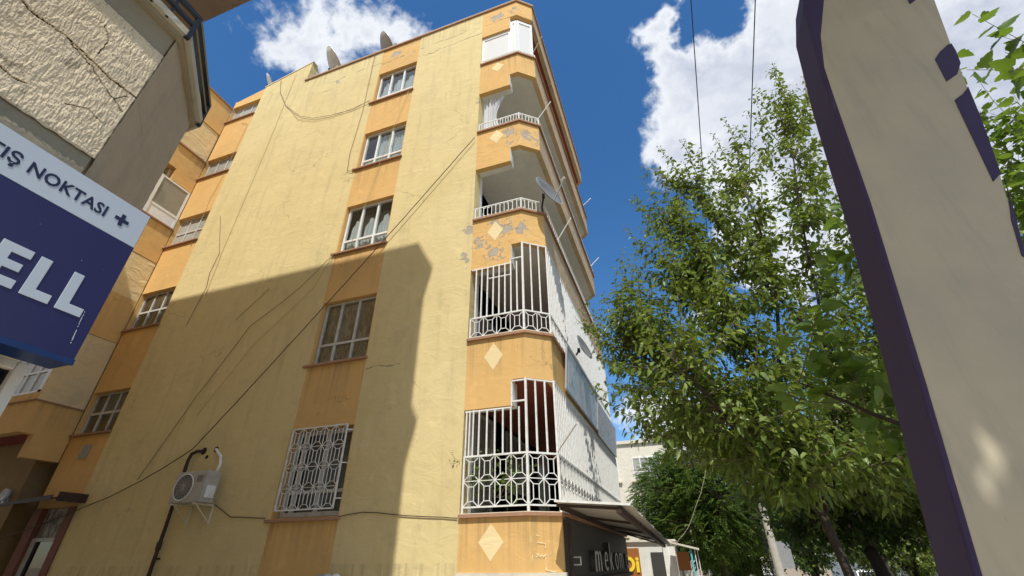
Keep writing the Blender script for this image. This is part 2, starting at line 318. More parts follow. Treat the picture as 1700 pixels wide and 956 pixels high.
# ------------------------------------------------------------------ object helpers
ORG = {}
def props(o, label=None, cat=None, group=None, kind=None):
    if label: o['label'] = label
    if cat: o['category'] = cat
    if group: o['group'] = group
    if kind: o['kind'] = kind
    return o
def thing(name, loc, label, cat, group=None):
    o = bpy.data.objects.new(name, None); COL.objects.link(o); o.location = loc; o.empty_display_size = .2
    ORG[o.name] = Vector(loc); return props(o, label, cat, group)
def off(par): return ORG.get(par.name, Vector((0, 0, 0))) if par else Vector((0, 0, 0))
class MB:
    def __init__(s): s.v = []; s.f = []; s.mi = []
    def add(s, vs, fs, mi=0):
        b = len(s.v); s.v += [tuple(v) for v in vs]; s.f += [tuple(i+b for i in f) for f in fs]; s.mi += [mi]*len(fs); return s
    def box(s, x0, x1, y0, y1, z0, z1, mi=0):
        return s.add([(x0, y0, z0), (x1, y0, z0), (x1, y1, z0), (x0, y1, z0), (x0, y0, z1), (x1, y0, z1), (x1, y1, z1), (x0, y1, z1)],
                     [(0, 3, 2, 1), (4, 5, 6, 7), (0, 1, 5, 4), (1, 2, 6, 5), (2, 3, 7, 6), (3, 0, 4, 7)], mi)
    def prism(s, pts, z0, z1, mi=0):      # footprint extruded up
        n = len(pts); vs = [(x, y, z0) for x, y in pts]+[(x, y, z1) for x, y in pts]
        a = sum(pts[i][0]*pts[(i+1) % n][1]-pts[(i+1) % n][0]*pts[i][1] for i in range(n))
        fs = [tuple(range(n))[::-1], tuple(range(n, 2*n))]+[(i, (i+1) % n, n+(i+1) % n, n+i) for i in range(n)]
        if a < 0: fs = [f[::-1] for f in fs]
        return s.add(vs, fs, mi)
    def slab(s, pts, n, t, mi=0):         # 3D polygon pushed back by t along -n
        pts = [Vector(p) for p in pts]; n = Vector(n).normalized(); k = len(pts)
        vs = pts+[p-n*t for p in pts]; c = Vector((0, 0, 0))
        for i in range(k): c += pts[i].cross(pts[(i+1) % k])
        fs = [tuple(range(k)), tuple(range(k, 2*k))[::-1]]+[(i, k+i, k+(i+1) % k, (i+1) % k) for i in range(k)]
        if c.dot(n) < 0: fs = [f[::-1] for f in fs]
        return s.add(vs, fs, mi)
    def bar(s, a, b, r, mi=0, sides=4, r2=None, up=None):
        a = Vector(a); b = Vector(b); d = (b-a)
        if d.length < 1e-6: return s
        d.normalize(); u = Vector(up) if up else (Vector((0, 0, 1)) if abs(d.z) < .9 else Vector((0, 1, 0)))
        x = d.cross(u).normalized(); y = x.cross(d); r2 = r if r2 is None else r2
        vs = []; o = math.pi/sides if sides == 4 else 0; q = 1.414 if sides == 4 else 1
        for c, rad in ((a, r), (b, r2)):
            for i in range(sides):
                t = 2*math.pi*i/sides+o; vs.append(c+(x*math.cos(t)+y*math.sin(t))*rad*q)
        fs = [(i, i+sides, (i+1) % sides+sides, (i+1) % sides) for i in range(sides)]+[tuple(range(sides)), tuple(range(sides, 2*sides))[::-1]]
        return s.add(vs, fs, mi)
    def tube(s, pts, r, sides=6, mi=0, rend=None):
        pts = [Vector(p) for p in pts]; n = len(pts); vs = []; px = None
        for i, p in enumerate(pts):
            d = (pts[min(i+1, n-1)]-pts[max(i-1, 0)]).normalized()
            if px is None:
                u = Vector((0, 0, 1)) if abs(d.z) < .9 else Vector((0, 1, 0)); px = d.cross(u).normalized()
            else: px = (px-d*px.dot(d)).normalized()
            y = d.cross(px); rad = r if rend is None else r+(rend-r)*i/(n-1)
            for k in range(sides):
                t = 2*math.pi*k/sides; vs.append(p+(px*math.cos(t)+y*math.sin(t))*rad)
        fs = [(i*sides+k, i*sides+(k+1) % sides, (i+1)*sides+(k+1) % sides, (i+1)*sides+k) for i in range(n-1) for k in range(sides)]
        fs += [tuple(range(sides))[::-1], tuple(range((n-1)*sides, n*sides))]
        return s.add(vs, fs, mi)
    def disc(s, c, n, r, r_in=0, t=.01, seg=24, mi=0, bowl=0., ell=1.0):
        c = Vector(c); n = Vector(n).normalized(); u = Vector((0, 0, 1)) if abs(n.z) < .9 else Vector((0, 1, 0)); x = n.cross(u).normalized(); y = x.cross(n)
        rings = 5; vs = []; fs = []
        for side in (0, 1):
            for k in range(rings):
                q = r_in+(r-r_in)*k/(rings-1)
                for i in range(seg):
                    a = 2*math.pi*i/seg; vs.append(c+x*math.cos(a)*q+y*math.sin(a)*q*ell+n*(bowl*(q/r)**2-side*t))
        def id(sd_, k, i): return sd_*rings*seg+k*seg+i % seg
        for k in range(rings-1):
            for i in range(seg):
                fs.append((id(0, k, i), id(0, k, i+1), id(0, k+1, i+1), id(0, k+1, i))); fs.append((id(1, k, i), id(1, k+1, i), id(1, k+1, i+1), id(1, k, i+1)))
        for i in range(seg):
            fs.append((id(0, rings-1, i), id(0, rings-1, i+1), id(1, rings-1, i+1), id(1, rings-1, i)))
            if r_in > 0: fs.append((id(0, 0, i), id(1, 0, i), id(1, 0, i+1), id(0, 0, i+1)))
        return s.add(vs, fs, mi)
    def mesh(s, name, mats, o=Vector((0, 0, 0)), smooth=False):
        me = bpy.data.meshes.new(name); me.from_pydata([tuple(Vector(v)-o) for v in s.v], [], s.f)
        for m in (mats if isinstance(mats, (list, tuple)) else [mats]): me.materials.append(m)
        if any(s.mi): me.polygons.foreach_set('material_index', s.mi)
        if smooth: me.polygons.foreach_set('use_smooth', [True]*len(me.polygons))
        me.update(); return me
    def build(s, name, mats, parent=None, smooth=False, bevel=0, **k):
        me = s.mesh(name, mats, off(parent), smooth); o = bpy.data.objects.new(name, me); COL.objects.link(o)
        if parent: o.parent = parent
        ORG[o.name] = off(parent)
        if bevel:
            b = o.modifiers.new('bevel', 'BEVEL'); b.width = bevel; b.segments = 2; b.limit_method = 'ANGLE'
        return props(o, **k) if k else o
def inst(me, name, parent, loc, rot=None, mat=None):
    o = bpy.data.objects.new(name, me); COL.objects.link(o); o.parent = parent
    if mat is not None: o.matrix_local = Matrix.Translation(Vector(loc)-off(parent)) @ mat.to_4x4()
    else:
        o.location = Vector(loc)-off(parent)
        if rot: o.rotation_euler = rot
    ORG[o.name] = off(parent); return o
def offpath(path, d):      # mitred offset to the right-hand side
    P = [Vector((p[0], p[1])) for p in path]; out = []
    for i, p in enumerate(P):
        ns = []
        if i > 0: e = (P[i]-P[i-1]).normalized(); ns.append(Vector((e.y, -e.x)))
        if i < len(P)-1: e = (P[i+1]-P[i]).normalized(); ns.append(Vector((e.y, -e.x)))
        if len(ns) == 2:
            b = (ns[0]+ns[1]).normalized(); k = d/max(.3, b.dot(ns[0])); out.append(p+b*k)
        else: out.append(p+ns[0]*d)
    return [(p.x, p.y) for p in out]
def strip(mb, path, dout, din, z0, z1, mi=0):
    o = offpath(path, dout); i = offpath(path, -din); return mb.prism(o+i[::-1], z0, z1, mi)
def along(path):           # arclength sampler
    P = [Vector((p[0], p[1])) for p in path]; L = [0]
    for a, b in zip(P, P[1:]): L.append(L[-1]+(b-a).length)
    def f(s):
        for i in range(len(P)-1):
            if s <= L[i+1]+1e-6 or i == len(P)-2:
                t = (s-L[i])/(L[i+1]-L[i]); return P[i].lerp(P[i+1], t)
    return f, L[-1], L
def text_mesh(body, size, M3, sx=1.0, extrude=.01, weight=0., spacing=1.0):
    cu = bpy.data.curves.new('lettering', 'FONT'); cu.body = body; cu.size = size; cu.extrude = extrude; cu.offset = weight; cu.resolution_u = 3; cu.space_character = spacing
    ob = bpy.data.objects.new('lettering', cu); COL.objects.link(ob)
    dg = bpy.context.evaluated_depsgraph_get(); dg.update(); me = bpy.data.meshes.new_from_object(ob.evaluated_get(dg))
    bpy.data.objects.remove(ob); me.transform(Matrix.Diagonal((sx, 1, 1, 1))); me.transform(M3.to_4x4()); return me
FACE_X = Matrix(((0, 0, 1), (1, 0, 0), (0, 1, 0)))       # text runs +Y, faces +X
def add_mesh(me, name, mat, parent, loc, **k):
    me.materials.clear(); me.materials.append(mat)
    o = bpy.data.objects.new(name, me); COL.objects.link(o); o.parent = parent; o.location = Vector(loc)-off(parent); ORG[o.name] = off(parent); return props(o, **k) if k else o

# ------------------------------------------------------------------ setting
def sheet(name, x0, x1, y0, y1, dz, m, ny=1):
    mb = MB(); ys = [y0+(y1-y0)*i/ny for i in range(ny+1)]
    for a, b in zip(ys, ys[1:]):
        mb.add([(x0, a, gz(a)+dz), (x1, a, gz(a)+dz), (x1, b, gz(b)+dz), (x0, b, gz(b)+dz)], [(0, 1, 2, 3)])
    return mb.build(name, m, kind='structure')
def gz(y): return 0 if y < 16 else -(min(y, 120)-16)*.016
mb = MB(); ys = [-900, -60, 16, 120, 1500]
for a, b in zip(ys, ys[1:]): mb.add([(-900, a, gz(a)-.02), (900, a, gz(a)-.02), (900, b, gz(b)-.02), (-900, b, gz(b)-.02)], [(0, 1, 2, 3)])
mb.build('ground', m_soil, kind='structure')
mb = MB()
for a, b in ((-40, 16), (16, 120), (120, 300)): mb.add([(3.4, a, gz(a)), (11.4, a, gz(a)), (11.4, b, gz(b)), (3.4, b, gz(b))], [(0, 1, 2, 3)])
mb.build('road', m_asphalt, kind='structure')
mb = MB()
for i in range(-6, 30):
    y = i*5.; mb.add([(7.32, y, gz(y)+.004), (7.46, y, gz(y)+.004), (7.46, y+2.4, gz(y+2.4)+.004), (7.32, y+2.4, gz(y+2.4)+.004)], [(0, 1, 2, 3)])
mb.build('road_marking', m_paint_w, kind='structure')
def pave(name, x0, x1, y0, y1, mt=m_paving):
    mb = MB(); ys = [y0]+[v for v in (16,) if y0 < v < y1]+[y1]
    for a, b in zip(ys, ys[1:]):
        mb.add([(x0, a, gz(a)-.02), (x1, a, gz(a)-.02), (x1, b, gz(b)-.02), (x0, b, gz(b)-.02), (x0, a, gz(a)+.12), (x1, a, gz(a)+.12), (x1, b, gz(b)+.12), (x0, b, gz(b)+.12)],
               [(4, 5, 6, 7), (0, 1, 5, 4), (1, 2, 6, 5), (2, 3, 7, 6), (3, 0, 4, 7)])
    return mb.build(name, mt, kind='structure')
pave('pavement', -1.9, 3.25, -40, 110); pave('kerb', 3.253, 3.397, -40, 110, m_kerb)
pave('pavement_far_side', 11.55, 15, -40, 110); pave('kerb_far_side', 11.403, 11.547, -40, 110, m_kerb)
mb = MB(); mb.add([(-30, -3, .02), (-1.9, -3, .02), (-1.9, 7.2, .02), (-30, 7.2, .02)], [(0, 1, 2, 3)]); mb.build('alley_floor', m_paving, kind='structure')

# ------------------------------------------------------------------ yellow apartment building
D = 7.24
BP = [(-3.43, D), (-2.27, D), (-1.85, 7.58), (-1.85, 15.24), (-2.27, 15.6), (-3.43, 15.6)]
B = thing('apartment_building', (-8, 7.6, 0), 'yellow and orange plastered apartment block with stacked balconies at its street corner', 'building')
# side wall: yellow panels
MB().slab([(-12.82, D, 0), (-7.24, D, 0), (-7.24, D, 17.17), (-10.66, D, 17.17), (-10.66, D, 18.38), (-12.82, D, 17.86)], (0, -1, 0), .25).build('wall', m_yellow, B, label='broad yellow plaster wall with raised sloping parapet')
MB().box(-5.74, -3.43, D, D+.30, 0, 17.17).build('wall', m_yellow, B, label='yellow plaster wall strip beside the corner balconies')
def holes_wall(x0, x1, holes, z1, mats, name, y=D+.012, thick=.24, hx=None, label=None):
    """vertical strip of wall with full openings between spandrels; narrow jamb strips remain each side"""
    hx0, hx1 = hx; mb = MB(); mb.box(x0, hx0, y, y+thick, 0, z1); mb.box(hx1, x1, y, y+thick, 0, z1); z = 0
    for a, b in holes+[(z1, None)]:
        mb.box(hx0, hx1, y+.0004, y+thick-.001, z, a); z = b
    return mb.build(name, mats, B, label=label)
MIDW = [(2.32, 3.90), (5.31, 6.86), (8.31, 9.86), (11.31, 12.81), (14.31, 15.81)]
holes_wall(-7.24, -5.74, MIDW[:4], 14.31, m_orange, 'window_stripe', hx=(-7.215, -5.765), label='orange vertical stripe with five windows')
MB().box(-7.24, -5.74, D+.012, D+.25, 15.82, 17.17).build('window_stripe', m_orange_top, B, label='cracked top of the orange stripe')
MB().box(-7.24, -7.215, D+.012, D+.25, 14.311, 15.819).build('window_jamb', m_orange, B); MB().box(-5.765, -5.74, D+.012, D+.25, 14.311, 15.819).build('window_jamb', m_orange, B)
STW = [(4.42, 5.5), (7.32, 8.55), (10.27, 11.44), (13.27, 14.21), (16.30, 17.21)]
def stair_strip():
    mb = MB(); y = D+.012; hx0, hx1 = -14.24, -12.85
    mb.box(-14.26, hx0, y, y+.24, 0, 17.62); mb.box(hx1, -12.82, y, y+.24, 0, 17.8); z = 2.75
    for a, b in STW: mb.box(hx0, hx1, y+.0004, y+.239, z, a); z = b
    mb.slab([(hx0, y+.0004, z), (hx1, y+.0004, z), (hx1, y+.0004, 17.82), (hx0, y+.0004, 17.55)], (0, -1, 0), .239)
    return mb.build('window_stripe', m_orange, B, label='orange stair well stripe at the left end of the wall')
stair_strip()
# core body, roof and back
MB().box(-14.24, -3.80, 8.0, 15.6, .05, 17.0).build('inner_core', m_dark, B)
MB().box(-14.24, -3.5, 7.5, 15.62, 17.0, 17.10).build('roof', m_roof, B)
MB().box(-14.26, -3.8, 15.62, 15.85, 0, 17.17).build('rear_wall', m_yellow, B)
# raised wall return with stair shaped inner side
MB().slab([(-10.66, D+.26, 17.12), (-10.66, 9.3, 17.12), (-10.66, D+.26, 18.38)], (1, 0, 0), .2).build('parapet_return', m_cream, B)
MB().slab([(-10.62, D-.02, 18.38), (-10.62, D+.22, 18.38), (-12.84, D+.22, 17.86), (-12.84, D-.02, 17.86)], (0, 0, 1), -.05).build('parapet_cap', m_lightledge, B)
# coping
cp = [(-10.70, D), (-2.27, D), (-1.85, 7.58), (-1.85, 15.24), (-2.27, 15.6), (-3.43, 15.6)]
strip(MB(), cp, .05, .22, 17.17, 17.225).build('roof_coping', m_brownledge, B)
strip(MB(), cp, .055, .05, 17.2265, 17.245).build('roof_coping', m_lightledge, B)

def band(mb_side, k, zt, drop=1.33, drop2=.863, mside=m_orange, mfront=m_front, xstep=-2.52):
    z0 = zt-drop; z1 = zt-drop2
    m1 = MB(); m1.prism([(-3.43, D), (xstep, D), (xstep, D+.13), (-3.43, D+.13)], z0, z1)
    strip(m1, BP[:3]+[(-1.85, 7.60)], 0, .13, z1, zt)
    m1.build('parapet', mside, B, label=mb_side)
    m2 = MB(); strip(m2, [(-1.85, 7.60), (-1.85, 15.24), (-2.27, 15.6), (-3.43, 15.6)], 0, .13, z1, zt)
    m2.build('parapet', mfront, B, label='street side balcony parapet')
LBL = {1: 'smooth orange parapet with pale diamond above the ground floor grille', 2: 'orange parapet with large grey peeled patches', 3: 'orange parapet flaking at its corner', 4: 'top orange parapet under the shuttered corner window'}
for k in range(1, 5):
    zt = 2.25+3*k
    band(LBL[k], k, zt, mside={1: m_orange, 2: m_band2, 3: m_band3, 4: m_orange}[k], mfront=m_orange if k == 1 else m_front)
    inner = offpath(BP, -.131)
    sp = [(-3.80, D+.131)]+inner[0:]+[(-3.80, 15.5)]
    zb = zt-.863
    MB().prism(sp, zb+.012, zb+.13).build('balcony_slab', m_redsoffit if k == 1 else m_soffit, B)
    sill = MB(); strip(sill, BP, .055, .15, zt, zt+.05); sill.build('sill_ledge', m_brownledge, B)
    sill = MB(); strip(sill, BP, .05, .145, zt+.0505, zt+.062); sill.build('sill_ledge', m_lightledge, B)
m1 = MB(); m1.prism([(-3.43, D), (-2.50, D), (-2.50, D+.13), (-3.43, D+.13)], 15.77, 16.39); strip(m1, BP[:3]+[(-1.85, 7.62)], 0, .13, 16.39, 17.17)
m1.build('parapet', m_orange_top, B, label='cracked orange roof edge over the corner window')
m2 = MB(); strip(m2, [(-1.85, 7.62), (-1.85, 15.24), (-2.27, 15.6), (-3.43, 15.6)], 0, .13, 16.39, 17.17); m2.build('parapet', m_front, B)
MB().prism([(-3.80, D+.131)]+offpath(BP, -.131)+[(-3.80, 15.5)], 16.40, 16.55).build('roof_soffit', m_redsoffit, B)
# white inner faces of the stepped lintels
for zt, h in [(5.25, .455), (8.25, .455), (11.25, .455), (14.25, .455), (17.17, .60)]:
    z0 = zt-1.33+.006 if zt < 17 else 15.775
    MB().box(-2.519 if zt < 17 else -2.499, -2.512 if zt < 17 else -2.492, D+.004, D+.14, z0, z0+h).build('lintel_end', m_inner, B)
    MB().box(-3.42, -2.53, D+.131, D+.30, z0+.01, z0+h).build('lintel', m_inner, B)
# ground floor corner and low front
m0 = MB(); strip(m0, BP[:3]+[(-1.85, 7.66)], 0, .2, 1.47, 2.20); m0.build('parapet', m_orange, B, label='orange corner panel with pale diamond and white scribbles at the bottom of the photo')
strip(MB(), BP, .055, .24, 2.201, 2.25).build('sill_ledge', m_brownledge, B)
strip(MB(), BP, .05, .23, 2.2505, 2.262).build('sill_ledge', m_lightledge, B)
strip(MB(), BP[:3]+[(-1.85, 7.66)], .03, .2, 0, 1.469).build('plinth', m_plinth, B)
strip(MB(), [(-1.85, 7.66), (-1.85, 15.24), (-2.27, 15.6), (-3.43, 15.6)], -.02, .2, 0, 2.2).build('plinth', m_wallwhite, B)
MB().prism([(-3.8, D+.25)]+offpath(BP, -.245)+[(-3.8, 15.4)], 2.0, 2.20).build('balcony_slab', m_soffit, B)
# wall stub and inner wall of the balconies
MB().box(-3.80, -3.436, D+.301, 7.70, 2.2, 16.4).build('balcony_jamb', m_inner, B)
MB().box(-3.95, -3.80, 7.70, 15.6, 2.2, 16.4).build('balcony_inner_wall', m_inner, B)
MB().box(-3.436, -3.432, D+.01, D+.299, 2.27, 16.4).build('balcony_jamb', m_inner, B)
for k in range(0, 5):
    z = 2.25+3*k-.75+.05; z = max(z, 2.21)
    for y0, y1, h0, h1 in ((8.5, 9.5, 0, 2.1), (10.4, 12.2, .8, 2.1), (13.0, 14.0, 0, 2.1)):
        fr = MB()
        fr.box(-3.80, -3.76, y0, y0+.07, z+h0, z+h1); fr.box(-3.80, -3.76, y1-.07, y1, z+h0, z+h1); fr.box(-3.80, -3.762, y0+.07, y1-.07, z+h1-.07, z+h1); fr.box(-3.80, -3.762, y0+.07, y1-.07, z+h0, z+h0+.07)
        f = fr.build('balcony_window' if h0 else 'balcony_door', m_old_frame, B); MB().box(-3.80, -3.79, y0+.07, y1-.07, z+h0+.07, z+h1-.07).build('pane', m_frost_w, f)

# diamonds
for zc, w, h, lab in [(1.86, .205, .25, None), (4.88, .19, .27, None), (7.85, .19, .27, 'pale diamond torn by peeling plaster'), (10.93, .20, .25, None), (13.93, .20, .22, None)]:
    MB().slab([(-2.885-w, D-.004, zc), (-2.885, D-.004, zc-h), (-2.885+w, D-.004, zc), (-2.885, D-.004, zc+h)], (0, -1, 0), .004).build('diamond', m_diamond, B, **({'label': lab} if lab else {}))
# white scribbles on the corner panel (chamfer plane)
def chp(x, z, d=.004): 
    t = (x+2.27)/.42; return (x+d*.63, 7.24+.34*t-d*.78, z)
g = MB()
for L in ([(-2.259, 1.935), (-2.24, 1.847)], [(-2.188, 1.951), (-2.17, 1.93), (-2.146, 1.936)], [(-2.177, 1.848), (-2.12, 1.838), (-2.071, 1.834), (-2.074, 1.775)], [(-2.237, 1.689), (-2.24, 1.65), (-2.233, 1.591)],
          [(-2.188, 1.703), (-2.148, 1.661), (-2.12, 1.685), (-2.106, 1.66), (-2.07, 1.703), (-2.072, 1.6), (-2.078, 1.505), (-1.975, 1.476), (-1.94, 1.496)], [(-2.19, 1.66), (-2.16, 1.70), (-2.13, 1.65)], [(-2.02, 1.71), (-2.013, 1.68)], [(-1.96, 1.64), (-1.955, 1.62)], [(-1.95, 1.85), (-1.948, 1.82)]):
    pts = []
    for a, b in zip(L, L[1:]):
        for i in range(4): t = i/4; pts.append((a[0]+(b[0]-a[0])*t+random.uniform(-.004, .004), a[1]+(b[1]-a[1])*t+random.uniform(-.004, .004)))
    pts.append(L[-1])
    for a, b in zip(pts, pts[1:]):
        g.bar(chp(a[0], a[1], .001), chp(b[0], b[1], .001), random.uniform(.004, .0085))
g.build('scribble', m_diamond, B, label='white scribbled paint marks', kind='stuff')

# ---- windows in the wall facing the viewer
def window(par, x0, x1, z0, z1, yf, cols, trans=None, fm=m_white_pvc, fw_=.05, curtain=None, lower=None, glassm=m_glass, name='window', label=None, room=True, axis='y', back=.42):
    """frame between x0..x1; axis 'y' faces -Y (coordinate = x); axis 'x' faces +X (coordinate = y, yf = x plane)"""
    def T(mb, a0, a1, d0, d1, c0, c1, mi=0):
        if axis == 'y': mb.box(a0, a1, yf+d0, yf+d1, c0, c1, mi)
        else: mb.box(yf-d1, yf-d0, a0, a1, c0, c1, mi)
    f = MB(); T(f, x0, x0+fw_, 0, .07, z0, z1); T(f, x1-fw_, x1, 0, .07, z0, z1); T(f, x0+fw_, x1-fw_, .001, .07, z1-fw_, z1); T(f, x0+fw_, x1-fw_, .001, .07, z0, z0+fw_)
    xs = [x0+(x1-x0)*c for c in cols]
    for x in xs[1:-1]: T(f, x-fw_*.55, x+fw_*.55, .002, .068, z0+fw_, z1-fw_)
    zt = z0+(z1-z0)*trans if trans else None
    if zt:
        for a, b in zip(xs, xs[1:]): T(f, a+(fw_ if a == x0 else fw_*.55), b-(fw_ if b == x1 else fw_*.55), .003, .066, zt-.028, zt+.028)
    fo = f.build(name, fm, par, **({'label': label} if label else {}))
    zz = [z0+fw_]+([zt-.028, zt+.028] if zt else [])+[z1-fw_]
    sub = par is not None and ORG.get(par.name) is not None
    parent2 = fo
    for a, b in zip(xs, xs[1:]):
        aa = a+(fw_ if a == x0 else fw_*.55); bb = b-(fw_ if b == x1 else fw_*.55)
        for i in range(0, len(zz), 2):
            p = MB(); T(p, aa+.002, bb-.002, .03, .036, zz[i]+.002, zz[i+1]-.002); p.build('pane', glassm, parent2)
    if curtain:
        c = MB(); n = 60; w = []
        for i in range(n+1):
            a = x0+.04+(x1-x0-.08)*i/n; d = .12+.018*math.sin(i*1.3)+.01*math.sin(i*.7); w.append((a, d))
        for i in range(n):
            t = (i+.5)/n
            zc1 = curtain(t, z0, z1)
            if zc1 is None: continue
            (a, d), (b, e) = w[i], w[i+1]; z0c = z0+.02
            if isinstance(zc1, tuple): z0c, zc1 = zc1
            if axis == 'y': c.add([(a, yf+d, z0c), (b, yf+e, z0c), (b, yf+e, zc1), (a, yf+d, zc1)], [(0, 1, 2, 3)])
            else: c.add([(yf-d, a, z0c), (yf-e, b, z0c), (yf-e, b, zc1), (yf-d, a, zc1)], [(0, 1, 2, 3)])
        c.build('curtain', lower or m_cloth_l, parent2)
    if room:
        r_ = MB(); T(r_, x0-.02, x1+.02, back, back+.02, z0-.05, z1+.05); r_.build('room_back', m_room, parent2)
    return fo
arch = lambda n, lo, hi: (lambda t, z0, z1: z0+(z1-z0)*(lo+hi*max(0, math.sin(math.pi*((t*n) % 1)))**.8))
full = lambda t, z0, z1: z1-.05
def sillx(x0, x1, z, y=D, par=B): MB().box(x0, x1, y-.06, y+.10, z, z+.045).build('window_sill', m_brownledge, par)
c3 = (0, .32, .66, 1)
window(B, -7.19, -5.79, 14.33, 15.80, D+.11, c3, .20, curtain=arch(3, .40, .40), lower=m_cloth_w, label='top white window of the orange stripe')
window(B, -7.19, -5.79, 11.33, 12.80, D+.11, c3, .24, curtain=lambda t, a, b: b-.06 if t > .22 else a+.5, lower=m_cloth_w, label='white window below the top one, one sash with clear glass')
window(B, -7.19, -5.79, 8.33, 9.85, D+.11, c3, .26, curtain=arch(3, .3, .45), lower=m_cloth_w, label='white three sash window just above the shadow')
window(B, -7.19, -5.79, 5.33, 6.85, D+.11, c3, .30, fm=m_old_frame, curtain=full, lower=m_print, glassm=m_glass_d, label='grey framed window with patterned curtain at the top of the shadow')
window(B, -7.19, -5.79, 2.34, 3.88, D+.14, (0, .16, .56, 1), .27, fm=m_old_frame, fw_=.075, label='old window behind the white lattice grille')
for z0, z1 in MIDW: sillx(-7.33, -5.70, z0-.065)
for i, (z0, z1) in enumerate(STW):
    window(B, -14.23, -12.86, z0+.01, z1-.01, D+.13, (0, .33, .66, 1), None if i > 2 else .5, fm=m_old_frame, fw_=.04, glassm=m_frost if i > 1 else m_glass_d, curtain=(full if i in (2,) else None), lower=m_print)
    sillx(-14.34, -12.80, z0-.052)
# ---- lattice and grilles
def lattice(mb, P, s0, s1, z0, z1, nc, nr, r=.0085):
    ds = (s1-s0)/nc; dz = (z1-z0)/nr
    for j in range(nr+1): 
        m_ = 10
        for i in range(nc): mb.bar(P(s0+i*ds, z0+j*dz), P(s0+(i+1)*ds, z0+j*dz), r*.95)
    for i in range(nc+1): mb.bar(P(s0+i*ds, z0), P(s0+i*ds, z1), r*1.05)
    for i in range(nc):
        a = s0+i*ds
        for j in range(nr):
            b = z0+j*dz; l, h = a+ds*.32, a+ds*.68; lo, hi = b+dz*.22, b+dz*.78
            mb.bar(P(l, lo), P(l, hi), r); mb.bar(P(h, lo), P(h, hi), r); mb.bar(P(l, lo), P(h, lo), r*.9); mb.bar(P(l, hi), P(h, hi), r*.9)
            for p, q in (((a, b), (l, lo)), ((a+ds, b), (h, lo)), ((a, b+dz), (l, hi)), ((a+ds, b+dz), (h, hi))): mb.bar(P(*p), P(*q), r)
# window grille on the lowest stripe window
g = MB(); Pw = lambda s, z: (s, D-.05, z)
lattice(g, Pw, -7.14, -5.86, 2.44, 3.90, 5, 4, .0056)
for z in (2.44, 3.90): g.bar((-7.14, D-.05, z), (-5.86, D-.05, z), .012)
for x in (-7.14, -5.86): g.bar((x, D-.05, 2.44), (x, D-.05, 3.90), .013)
for x in (-7.14, -5.86):
    for z in (2.6, 3.2, 3.8): g.bar((x, D-.05, z), (x+(.1 if x > -6 else -.08), D+.02, z), .008)
g.build('window_grille', m_white_metal, B, label='white hexagon lattice grille')
fpath, FL, LK = along([(x, y) for x, y in offpath(BP[:4], .015)])
c1, c2 = LK[1], LK[2]
def P3(o=0.0):
    f, L, K = along(offpath(BP[:4], o)); return lambda s, z: (f(s).x, f(s).y, z)
PG = P3(.005); PGi = P3(.0)
f_, L_, K_ = along(offpath(BP[:4], .005)); k1, k2, kE = K_[1], K_[2], L_
barmesh = {}
def bars(grille, ss, z0, z1, r=.0125):
    h = round(z1-z0, 3)
    if (h, r) not in barmesh: barmesh[(h, r)] = MB().bar((0, 0, 0), (0, 0, h), r, up=(0, 1, 0)).mesh('bar', m_white_metal)
    for s in ss: p = PG(s, z0); inst(barmesh[(h, r)], 'bar', grille, p)
def lin(a, b, n): return [a+(b-a)*i/n for i in range(n+1)]
# ground level balcony (k=0)
g = MB()
lattice(g, PG, .05, k1, 2.35, 3.12, 4, 2, .0066); lattice(g, PG, k1, k2, 2.35, 3.12, 2, 2, .0066); lattice(g, PG, k2, kE-.05, 2.35, 3.12, 28, 2, .0066)
for s in (.05, k1, k2, kE-.05): g.bar(PG(s, 2.26), PG(s, 3.13 if s < .1 else (4.38 if s >= k1 else 3.9)), .019 if s in (k1, k2) else .014)
for a, b in ((.05, k1), (k1, k2), (k2, kE-.05)):
    g.bar(PG(a, 3.12), PG(b, 3.12), .015); g.bar(PG(a, 2.35), PG(b, 2.35), .012)
g.bar(PG(.03, 3.88), PG(k1-.26, 3.88), .012); g.bar(PG(k1, 4.36), PG(k2, 4.36), .012); g.bar(PG(k2, 4.36), PG(kE-.05, 4.36), .012)
g.bar(PG(k1-.26, 3.9), PG(k1-.26, 4.36), .012); g.bar(PG(k1-.26, 3.98), PG(k1, 3.98), .014); g.bar(PG(k1-.26, 4.35), PG(k1, 4.35), .012)
g0 = g.build('grille', m_white_metal, B, label='white grille closing the lowest balcony, hexagon lattice below upright bars')
bars(g0, [.06, .12, .19], 3.13, 3.9, .011); bars(g0, lin(.30, k1-.13, 5), 3.13, 3.88); bars(g0, lin(k1, k2, 3)[1:3], 3.13, 4.36, .0145); bars(g0, lin(k2, kE-.06, 54)[1:], 3.13, 4.36, .0125)
# first floor balcony (k=1)
g = MB()
lattice(g, PG, .05, k1, 5.33, 5.74, 4, 1, .0066); lattice(g, PG, k1, k2, 5.33, 5.74, 2, 1, .0066); lattice(g, PG, k2, kE-.05, 5.33, 5.74, 28, 1, .008)
for s in (.05, k1, k2, kE-.05): g.bar(PG(s, 5.30), PG(s, 5.75 if s < .1 else 7.38), .019 if s in (k1,) else .014)
for a, b in ((.05, k1), (k1, k2), (k2, kE-.05)): g.bar(PG(a, 5.74), PG(b, 5.74), .014)
g.bar(PG(.03, 6.90), PG(k1-.26, 6.90), .011); g.bar(PG(.42, 6.62), PG(k1-.26, 6.62), .010); g.bar(PG(k1-.26, 6.62), PG(k1-.26, 7.02), .012); g.bar(PG(k1-.26, 7.0), PG(k1, 7.0), .012)
g.bar(PG(k1, 7.37), PG(k2, 7.37), .011); g.bar(PG(k2, 7.37), PG(kE-.05, 7.37), .011)
g1 = g.build('grille', m_white_metal, B, label='white grille closing the balcony above the ground floor one')
